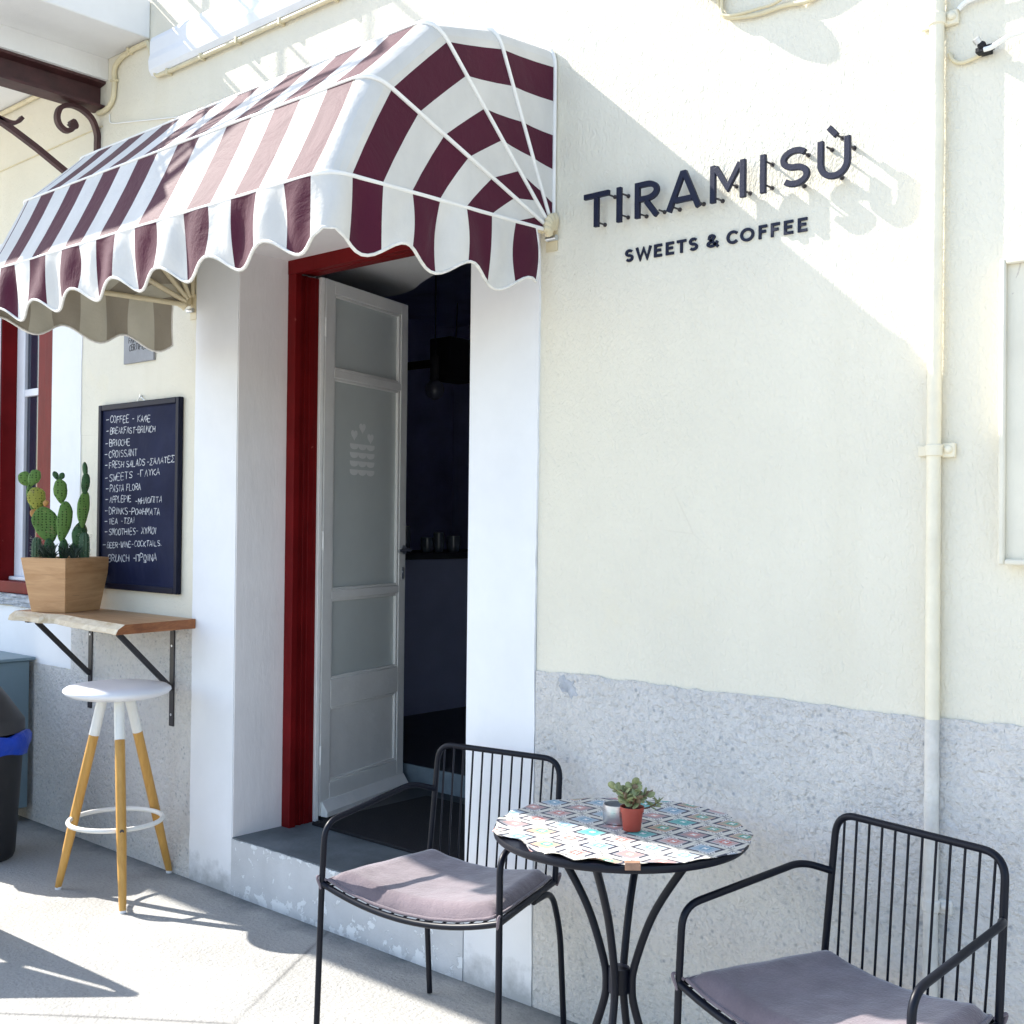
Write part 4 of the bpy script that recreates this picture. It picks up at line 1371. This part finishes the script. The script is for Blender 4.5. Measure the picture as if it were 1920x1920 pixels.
def pad(bm, x, y, z, w, h, tilt, yawr=0, mi=0, thk=.011):
    """an upright flattened oval; tilt leans it to the right in the picture; wider towards the top"""
    sd = (Matrix.Rotation(yawr, 3, 'Z') @ vside)
    nd = Vector((-sd.y, sd.x, 0))
    upv = (Vector((0, 0, 1))*math.cos(tilt) + sd*math.sin(tilt))
    sd2 = (sd*math.cos(tilt) - Vector((0, 0, 1))*math.sin(tilt))
    rot = Matrix((sd2, nd, upv)).transposed()
    ph = rnd.uniform(0, 6.28)
    def shape(p):
        k = 1 + .22*(p.z/(h/2)) - .15*(p.z/(h/2))**2
        a_ = math.atan2(p.z, p.x)
        k *= 1 + .045*math.sin(3*a_+ph) + .025*math.sin(7*a_+2*ph)
        return Vector((p.x*k, p.y + .006*math.sin(p.x*40+ph) + .005*math.sin(p.z*30+ph), p.z*(1+.02*math.sin(5*a_+ph))))
    blob(bm, (x, y, z), w/2, thk, h/2, rot, 18, 12, mi, shape)
CX = {'a': [(-4.960, -.235, 1.338, .050, .110, -.1, .3, 4), (-4.979, -.24, 1.452, .108, .165, -.30, .1, 1), (-5.052, -.25, 1.568, .080, .106, -.12, .2, 2), (-5.125, -.238, 1.570, .062, .135, -.15, .9, 0), (-5.190, -.236, 1.660, .060, .072, -.5, .1, 0), (-5.105, -.236, 1.664, .052, .080, .35, .2, 0), (-5.075, -.25, 1.500, .032, .044, -.3, 0, 3), (-4.985, -.24, 1.548, .024, .03, .3, 0, 3)],
      'b': [(-4.905, -.20, 1.340, .042, .110, .05, .3, 4), (-4.899, -.2, 1.468, .068, .185, .10, .5, 1), (-4.935, -.2, 1.602, .060, .110, -.12, .3, 0), (-4.975, -.2, 1.672, .024, .045, -.45, 0, 4), (-4.925, -.2, 1.668, .025, .038, .4, 0, 4)],
      'c': [(-4.878, -.155, 1.335, .044, .10, .1, .3, 4), (-4.862, -.15, 1.408, .066, .120, .25, .4, 4), (-4.815, -.15, 1.523, .058, .165, .08, .6, 0), (-4.812, -.15, 1.636, .040, .100, -.05, .9, 4), (-4.810, -.15, 1.699, .026, .066, .05, .9, 4)]}
lbl = {'a': 'yellow green prickly pear with orange buds', 'b': 'middle prickly pear with two small ears', 'c': 'tall thin dark prickly pear of four pads'}
for k, pads in CX.items():
    bm = bmesh.new()
    for p in pads:
        mi = {0: 0, 1: 0, 2: 1, 3: 2, 4: 3}[p[7]]
        pad(bm, *p[:7], mi, .013 if p[4] > .06 else .008)
    obj('prickly_pear', bm, [M['cac'], M['cacy'], M['bud'], M['cacd']], pt, smooth=70, label=lbl[k])
for x, y, z, r, h in ((-5.005, -.27, 1.345, .020, .105), (-4.832, -.138, 1.358, .022, .125)):
    bm = bmesh.new()
    prof = [(0, -h/2)] + [(r*(.9+.1*math.sin(math.pi*i/6)), -h/2+h*.85*i/6) for i in range(7)] + [(r*.75, h*.43), (r*.4, h*.49), (0, h*.5)]
    lathe(bm, prof, (x, y, z), 40, fn=lambda p, a, i: Vector((p.x*(1+.10*math.cos(10*a)), p.y*(1+.10*math.cos(10*a)), p.z)))
    for i in range(90):
        a = rnd.uniform(0, 6.28); zz = rnd.uniform(-.3, .5)*h
        p = Vector((x+r*math.cos(a)*1.05, y+r*math.sin(a)*1.05, z+zz)); q = p + Vector((math.cos(a), math.sin(a), rnd.uniform(-.2, .9)))*.008
        tube(bm, [p, q], .0005, 3, mi=1, cap=False)
    obj('column_cactus', bm, [M['colc'], M['spine']], pt, smooth=60)
for x, y in ((-4.965, -.25), (-4.925, -.27), (-4.88, -.26), (-4.845, -.22), (-4.82, -.19)):
    bm = bmesh.new()
    for i in range(22):
        a = rnd.uniform(0, 6.28); l = rnd.uniform(.05, .11); o = rnd.uniform(.015, .05)
        b0 = Vector((x, y, 1.29)); 
        pts = [b0 + Vector((math.cos(a)*o*s*s, math.sin(a)*o*s*s, l*s*(1-.2*s))) for s in (0, .35, .7, 1)]
        tube(bm, pts, [.004, .0045, .003, .0004], 5)
    obj('spiky_tuft', bm, M['tuft'], pt, smooth=60)

# ------------------------------------------------------------------ bar stool
SC = Vector((-4.25, -.30, 0))
bs = thing('bar_stool', 'round white bar stool with honey wood legs and a white ring footrest', 'stool', SC)
bm = bmesh.new()
lathe(bm, [(0, .770), (.10, .770), (.165, .776), (.196, .788), (.207, .800), (.205, .808), (.192, .817), (.15, .824), (.08, .822), (0, .818)], SC, 64)
obj('seat', bm, M['plastic'], bs, smooth=70)
feet = [Vector((-3.993, -.414, 0)), Vector((-4.438, -.44, 0)), Vector((-4.312, -.016, 0))]
for f in feet:
    dr = (f-SC); dr.z = 0; dn = dr.normalized()
    tp = SC + dn*.060 + Vector((0, 0, .772))
    f0 = f + Vector((0, 0, .008))
    bm = bmesh.new()
    P = [f0 + (tp-f0)*s for s in (0, .04, .3, .6, .80)]
    tube(bm, P, [.0125, .0145, .019, .0195, .0195], 16)
    leg = obj('leg', bm, M['wood_leg'], bs, smooth=50)
    obj('leg_sleeve', TB([f0+(tp-f0)*.8003, tp], .0205, 16), M['stoolpaint'], leg, smooth=50)
    obj('foot_pad', TB([f, f0+(tp-f0)*.012], .0125, 12), M['plastic'], leg, smooth=50)
    zr = f0 + (tp-f0)*(.285/.772)
    obj('screw', TB([zr+dn*.017, zr+dn*.020], .008, 10), M['pin'], leg)
bm = bmesh.new()
tube(bm, [SC + Vector((.178*math.cos(2*math.pi*k/56), .178*math.sin(2*math.pi*k/56), .285)) for k in range(56)], .0095, 10, closed=True)
obj('footrest_ring', bm, M['stoolpaint'], bs, smooth=60)

# ------------------------------------------------------------------ cabinet and bin at the left edge
cb = thing('utility_cabinet', 'blue grey metal cabinet standing against the wall under the window', 'cabinet', (-5.85, -.35, 0))
obj('cabinet_body', BX(-6.25, -5.535, -.66, -.035, .07, .785), M['cabinet'], cb, bevel=.004)
obj('cabinet_top', BX(-6.27, -5.515, -.68, -.012, .787, .803), M['cabinet'], cb, bevel=.004)
for x in (-6.2, -5.6):
    for y in (-.62, -.10):
        obj('foot', BX(x-.03, x+.03, y-.03, y+.03, .0, .069), M['bin'], cb)
wb = thing('waste_bin', 'dark swing top waste bin with a blue bag folded over its rim', 'bin', (-5.10, -.475, 0))
BC = (-5.10, -.475, 0)
bm = bmesh.new()
lathe(bm, [(0, .002), (.150, .002), (.158, .02), (.188, .53), (.182, .53), (.150, .02), (0, .018)], BC, 48)
obj('bin_body', bm, M['bin'], wb, smooth=40)
bm = bmesh.new()
def crumple(p, a, i):
    k = 1 + .018*math.sin(9*a+i) + .012*math.sin(23*a+2*i)
    return Vector((p.x*k, p.y*k, p.z + .008*math.sin(6*a+i*.7)))
lathe(bm, [(.184, .475), (.205, .462), (.215, .49), (.216, .525), (.205, .548), (.185, .548), (.180, .52)], BC, 72, fn=crumple)
bag = obj('bin_bag', bm, M['bag'], wb, smooth=60)
bm = bmesh.new()
for da, m_ in ((.62, 0), (.40, 1)):
    a = -da
    p = Vector(BC) + Vector((math.cos(a)*.2185, math.sin(a)*.2185, .492))
    nrm = Vector((math.cos(a), math.sin(a), 0)); td = Vector((-nrm.y, nrm.x, 0))
    vsx = [bm.verts.new(p + td*.02*math.cos(k*.5236) + Vector((0, 0, .016*math.sin(k*.5236)))) for k in range(12)]
    bm.faces.new(vsx).material_index = m_
    bmesh.ops.solidify(bm, geom=bm.faces[-1:], thickness=-.003)
obj('bag_print', bm, [plain('cyan_print', (.05, .5, .6), .4, .05), M['bagspot']], bag)
bm = bmesh.new()
lathe(bm, [(.184, .549), (.192, .551), (.190, .60), (.178, .615), (.12, .70), (.07, .765), (.03, .785), (0, .788)], BC, 48)
obj('bin_lid', bm, M['lid'], wb, smooth=40)

# ------------------------------------------------------------------ unseen board added at the left, shaped to cast a triangular shadow
sb = thing('shadow_board', 'unseen folding board added left of the stool to cast a ground shadow', 'sign', (-4.5, -1.2, 0))
for f in (Vector((-4.44, -.837, 0)), Vector((-4.12, -1.61, 0))):
    ap = Vector((-4.325, -1.04, .90)); wv = Vector((-.97, -.24, 0))*.5
    bm = bmesh.new()
    for o in (Vector((0, 0, 0)), wv):
        tube(bm, [f+o, ap+o], .016, 8)
    e0, e1 = f + (ap-f)*.22, f + (ap-f)*.97
    vsx = [bm.verts.new(p) for p in (e0, e0+wv, e1+wv, e1)]
    bm.faces.new(vsx)
    obj('board_leaf', bm, M['boardframe'], sb, solid=.01)

# ------------------------------------------------------------------ bistro table
TC = Vector((-1.686, -.422, 0))
bt = thing('bistro_table', 'round black metal bistro table with four curved legs between the chairs', 'table', TC)
bm = bmesh.new()
lathe(bm, [(0, .722), (.300, .722), (.306, .718), (.310, .722), (.311, .729), (.309, .735), (.302, .736), (0, .736)], TC, 72)
obj('tabletop', bm, M['blackmetal'], bt, smooth=40)
for k in range(4):
    a = R(-72 + 90*k)
    dr = Vector((math.cos(a), math.sin(a), 0))
    prof = [(.205, .719), (.155, .655), (.085, .54), (.042, .42), (.033, .36), (.042, .30), (.085, .18), (.155, .06), (.200, .010)]
    pts = catmull([TC + dr*r + Vector((0, 0, z)) for r, z in prof], 6)
    obj('leg', TB(pts, .0098, 12), M['blackmetal'], bt, smooth=60)
obj('leg_collar', TB([TC+Vector((0, 0, .34)), TC+Vector((0, 0, .40))], .026, 16), M['blackmetal'], bt, smooth=40)

bm = bmesh.new()
CZ = .7385
def edge_r(a): return .314 - .006*max(0, math.cos(a-R(-100))) + .005*math.sin(5*a+.4) + .004*math.sin(11*a+1.3) + .003*math.sin(23*a)
NA, NR = 160, 22
cols_ = []
g2 = random.Random(5)
lift = [g2.uniform(0, 1) for _ in range(NA)]
for k in range(NA):
    a = 2*math.pi*k/NA
    er = edge_r(a)
    col = []
    facing = math.cos(a - R(-100))       # the torn, lifted side towards the camera
    for j in range(NR+1):
        t = j/NR
        r = t*er
        
        z = CZ + .0012*math.sin(r*31+3*a)*t
        if t > .86:
            q = (t-.86)/.14
            curl = max(0, facing-.25)
            z += q*q*(.006*math.sin(9*a)*curl + .010*math.sin(17*a+1)*curl*.7 + .006*curl)
            r -= q*.020*max(0, math.sin(7*a+2.2))*curl + (.018*q*max(0, math.sin(15*a))*curl)
        col.append(bm.verts.new(TC + Vector((r*math.cos(a), r*math.sin(a), z))) if j else None)
    cols_.append(col)
ctrv = bm.verts.new(TC + Vector((0, 0, CZ)))
for k in range(NA):
    A, B = cols_[k], cols_[(k+1) % NA]
    bm.faces.new((ctrv, A[1], B[1]))
    for j in range(1, NR):
        bm.faces.new((A[j], A[j+1], B[j+1], B[j]))
cl = obj('tablecloth', bm, M['cloth'], smooth=70, solid=.0012)
tag(cl, 'geometric lozenge print tablecloth with ragged edge on the round table', 'tablecloth')
ca = R(-49)
cp = TC + Vector((math.cos(ca)*.311, math.sin(ca)*.311, .725))
bm = bmesh.new()
mm = Matrix.Translation(cp) @ Matrix.Rotation(ca, 4, 'Z')
box(bm, -.012, .006, -.017, .017, .0185, .0205, M4=mm); box(bm, .0045, .0062, -.017, .017, .004, .0185, M4=mm)
tag(obj('tablecloth_clip', bm, M['clip'], bevel=.0008), 'small copper coloured clip holding the cloth to the table edge', 'clip')

# pot plant and tin
PP = Vector((-1.650, -.425, .7402))
pp = thing('potted_succulent', 'small jade succulent in a red plastic pot on the table', 'plant', PP)
bm = bmesh.new()
lathe(bm, [(0, .001), (.021, .001), (.0215, .003), (.0265, .046), (.0285, .046), (.0295, .058), (.0275, .058), (.0262, .05), (0, .048)], PP, 40)
obj('pot', bm, M['terracotta'], pp, smooth=35)
bm = bmesh.new(); lathe(bm, [(.026, .0505), (.015, .054), (0, .053)], PP, 24)
obj('soil', bm, M['soil'], pp, smooth=60)
bm = bmesh.new(); bl = bmesh.new()
g3 = random.Random(11)
for s in range(9):
    a = s*2*math.pi/9 + g3.uniform(-.3, .3); ln = g3.uniform(.040, .066) if s else .082; le = g3.uniform(.35, .85) if s else .05
    P0 = PP + Vector((0, 0, .050))
    pts = [P0 + Vector((math.cos(a)*le*ln*t*(.4+.6*t), math.sin(a)*le*ln*t*(.4+.6*t), ln*t*(.9-.1*t))) for t in (0, .3, .6, .85, 1)]
    tube(bm, pts, [.0035, .0032, .003, .0025, .002], 6)
    for i in range(9):
        t = .3 + .75*i/11
        j = min(int(t*4), 3); f = t*4-j
        p = pts[j]*(1-f) + pts[j+1]*f
        az = g3.uniform(0, 6.28); el = g3.uniform(-.2, 1.1)
        dv = Vector((math.cos(az)*math.cos(el), math.sin(az)*math.cos(el), math.sin(el)))
        q = dv.to_track_quat('Z', 'Y').to_matrix() @ Matrix.Rotation(g3.uniform(0, 3), 3, 'Z')
        L = g3.uniform(.0095, .0150)
        blob(bl, p + dv*L*.9, L*.68, L*.22, L, q, 8, 6, 1 if g3.random() < .22 else 0, lambda p_: Vector((p_.x*(1+.3*p_.z/.012), p_.y, p_.z)))
# one trailing shoot on the right
tr = [PP + Vector((.012, .010, .050)), PP + Vector((.035, .028, .058)), PP + Vector((.052, .040, .072))]
tube(bm, catmull(tr, 4), .002, 6)
for i in range(14):
    az = g3.uniform(0, 6.28); dv = Vector((math.cos(az), math.sin(az), g3.uniform(-.3, 1))).normalized()
    q = dv.to_track_quat('Z', 'Y').to_matrix()
    blob(bl, tr[1].lerp(tr[2], i/13) + dv*.009, .0022, .0018, .012, q, 6, 6, 0)
st_ = obj('stem', bm, M['stem'], pp, smooth=60)
obj('leaves', bl, [M['succ'], M['succ2']], pp, smooth=60)
bm = bmesh.new()
TP = Vector((-1.722, -.385, .7402))
lathe(bm, [(0, .001), (.036, .001), (.037, .003), (.037, .045), (.0355, .046), (.034, .045), (.034, .006), (0, .005)], TP, 48)
tag(obj('metal_tin', bm, M['steel'], smooth=35), 'low round steel ashtray tin behind the red flower pot', 'tin')

# ------------------------------------------------------------------ armchairs
def chair_thing(label, loc, rot):
    return thing('garden_armchair', label, 'chair', loc, rot, 'black wire armchairs at the table')
CH1 = chair_thing('black metal armchair beside the doorway, left of the round table', (-2.336, -.338, 0), R(9.4))
HW, SZ = .300, .452
rt_ = .0088
def seatz(u, v):
    """sagging sling seat; u across -1..1, v front 0 .. back 1"""
    return SZ - .050*(1-u*u)*(1-.35*v) - .012*v
def seatpt(u, v):
    w = HW + (.222-HW)*v
    return Vector((u*w, -.222+.425*v, seatz(u, v)))
def chair_parts(root):
    for s in (-1, 1):
        # front leg running up into the arm and back to the upright
        pts = fillet([(s*.306, -.232, .006), (s*.300, -.222, SZ), (s*.296, -.216, .622), (s*.262, .150, .672), (s*.220, .211, .650)], .05, 8)
        obj('front_leg', TB(pts, rt_, 12), M['blackmetal'], root, local=True, smooth=60)
        pts = fillet([(s*.256, .02, SZ-.018), (s*.243, .145, SZ-.022), (s*.240, .200, .30), (s*.242, .225, .006)], .055, 8)
        obj('rear_leg', TB(pts, rt_, 12), M['blackmetal'], root, local=True, smooth=60)
    # back hoop
    pts = fillet([(-.226, .192, SZ-.015), (-.219, .228, .788), (.219, .228, .788), (.226, .192, SZ-.015)], .055, 8)
    obj('back_hoop', TB(pts, rt_, 12), M['blackmetal'], root, local=True, smooth=60)
    for i in range(12):
        f = -1 + 2*(i+.5)/12
        x1, x0 = f*.218, f*.208
        zt = .788 - (.013 if abs(f) > .8 else 0)
        obj('back_rod', TB([(x0, .196, seatz(f, 1)), (x1*.98, .2275, zt)], .0031, 8), M['blackmetal'], root, local=True, smooth=60)
    # seat frame and slats
    bm = bmesh.new()
    tube(bm, [seatpt(-1+2*k/20, 0) for k in range(21)], rt_, 12)
    tube(bm, [seatpt(-1+2*k/20, 1) for k in range(21)], .009, 10)
    for s in (-1, 1):
        tube(bm, [seatpt(s, k/8) for k in range(9)], rt_*.95, 12)
    for i in range(14):
        u = -1 + 2*(i+.5)/14
        tube(bm, [seatpt(u, k/6) for k in range(7)], .0033, 8)
    tube(bm, [seatpt(-1+2*k/20, .5)-Vector((0, 0, .006)) for k in range(21)], .006, 8)
    obj('seat_frame', bm, M['blackmetal'], root, local=True, smooth=60)
chair_parts(CH1)
def cushion(root, label):
    o = bpy.data.objects.new('seat_cushion', None)
    bm = bmesh.new()
    NU, NV = 30, 26
    top_, bot_ = [], []
    for i in range(NU+1):
        u = -1+2*i/NU
        ct, cb_ = [], []
        for j in range(NV+1):
            v = j/NV
            eu = max(0, 1-abs(u)); ev = min(v, 1-v)*2
            k = min(1, eu/.16)*min(1, ev/.16)
            puff = (1-(1-min(1, eu/.20))**2.2)*(1-(1-min(1, ev/.20))**2.2)
            p = seatpt(u*.965, .015+v*.95)
            r_ = 1 - .03*((abs(u)*abs(2*v-1))**6)
            p.x *= r_
            wr = .0016*math.sin(19*u+7*v)*math.sin(11*v+2)
            ct.append(p + Vector((0, 0, .015 + .038*puff + wr)))
            cb_.append(p + Vector((0, 0, .015 - .004*puff)))
        top_.append([bm.verts.new(p) for p in ct]); bot_.append([bm.verts.new(p) for p in cb_])
    for G, rev in ((top_, 0), (bot_, 1)):
        for i in range(NU):
            for j in range(NV):
                q = (G[i][j], G[i+1][j], G[i+1][j+1], G[i][j+1])
                bm.faces.new(q[::-1] if rev else q)
    rim = [(i, 0) for i in range(NU)] + [(NU, j) for j in range(NV)] + [(i, NV) for i in range(NU, 0, -1)] + [(0, j) for j in range(NV, 0, -1)]
    rp = [(top_[i][j].co + bot_[i][j].co)/2 for i, j in rim]
    for k in range(len(rim)):
        (i, j), (i2, j2) = rim[k], rim[(k+1) % len(rim)]
        bm.faces.new((top_[i][j], bot_[i][j], bot_[i2][j2], top_[i2][j2]))
    bpy.data.objects.remove(o)
    loc, rot = root.location.copy(), root.rotation_euler.z
    th = thing('seat_cushion', label, 'cushion', loc, rot, 'mauve seat cushions')
    obj('pad', bm, M['cushion'], th, local=True, smooth=70)
    b2 = bmesh.new()
    tube(b2, rp, .0048, 8, closed=True)
    obj('piping', b2, M['cushion'], th, local=True, smooth=60)
    for s, v in ((-1, 0), (1, 0), (-1, 1), (1, 1)):
        c = seatpt(s*.965, .015 if v == 0 else .965)
        b3 = bmesh.new()
        o_ = Vector((s*.010, -.012 if v == 0 else .012, .012))
        tube(b3, catmull([c+Vector((0, 0, .012)), c+o_+Vector((s*.006, 0, .012)), c+o_*1.7, c+o_+Vector((0, 0, -.022))], 4), .0042, 6)
        obj('tie', b3, M['cushion'], th, local=True, smooth=60)
    return th
CU1 = cushion(CH1, 'mauve cushion half in sunlight on the chair beside the doorway')
def dup(root, loc, rotz, label):
    r = root.copy()
    COL.objects.link(r)
    r.location = loc; r.rotation_euler = (0, 0, rotz)
    r['label'] = label
    for ch in list(root.children):
        c = ch.copy()
        COL.objects.link(c)
        c.parent = r
    return r
C2 = ((-1.112, -.362, 0), R(-12))
CH2 = dup(CH1, *C2, 'black metal armchair in front of the downpipe, right of the round table')
CU2 = dup(CU1, *C2, 'mauve cushion mostly shaded on the chair in front of the downpipe')
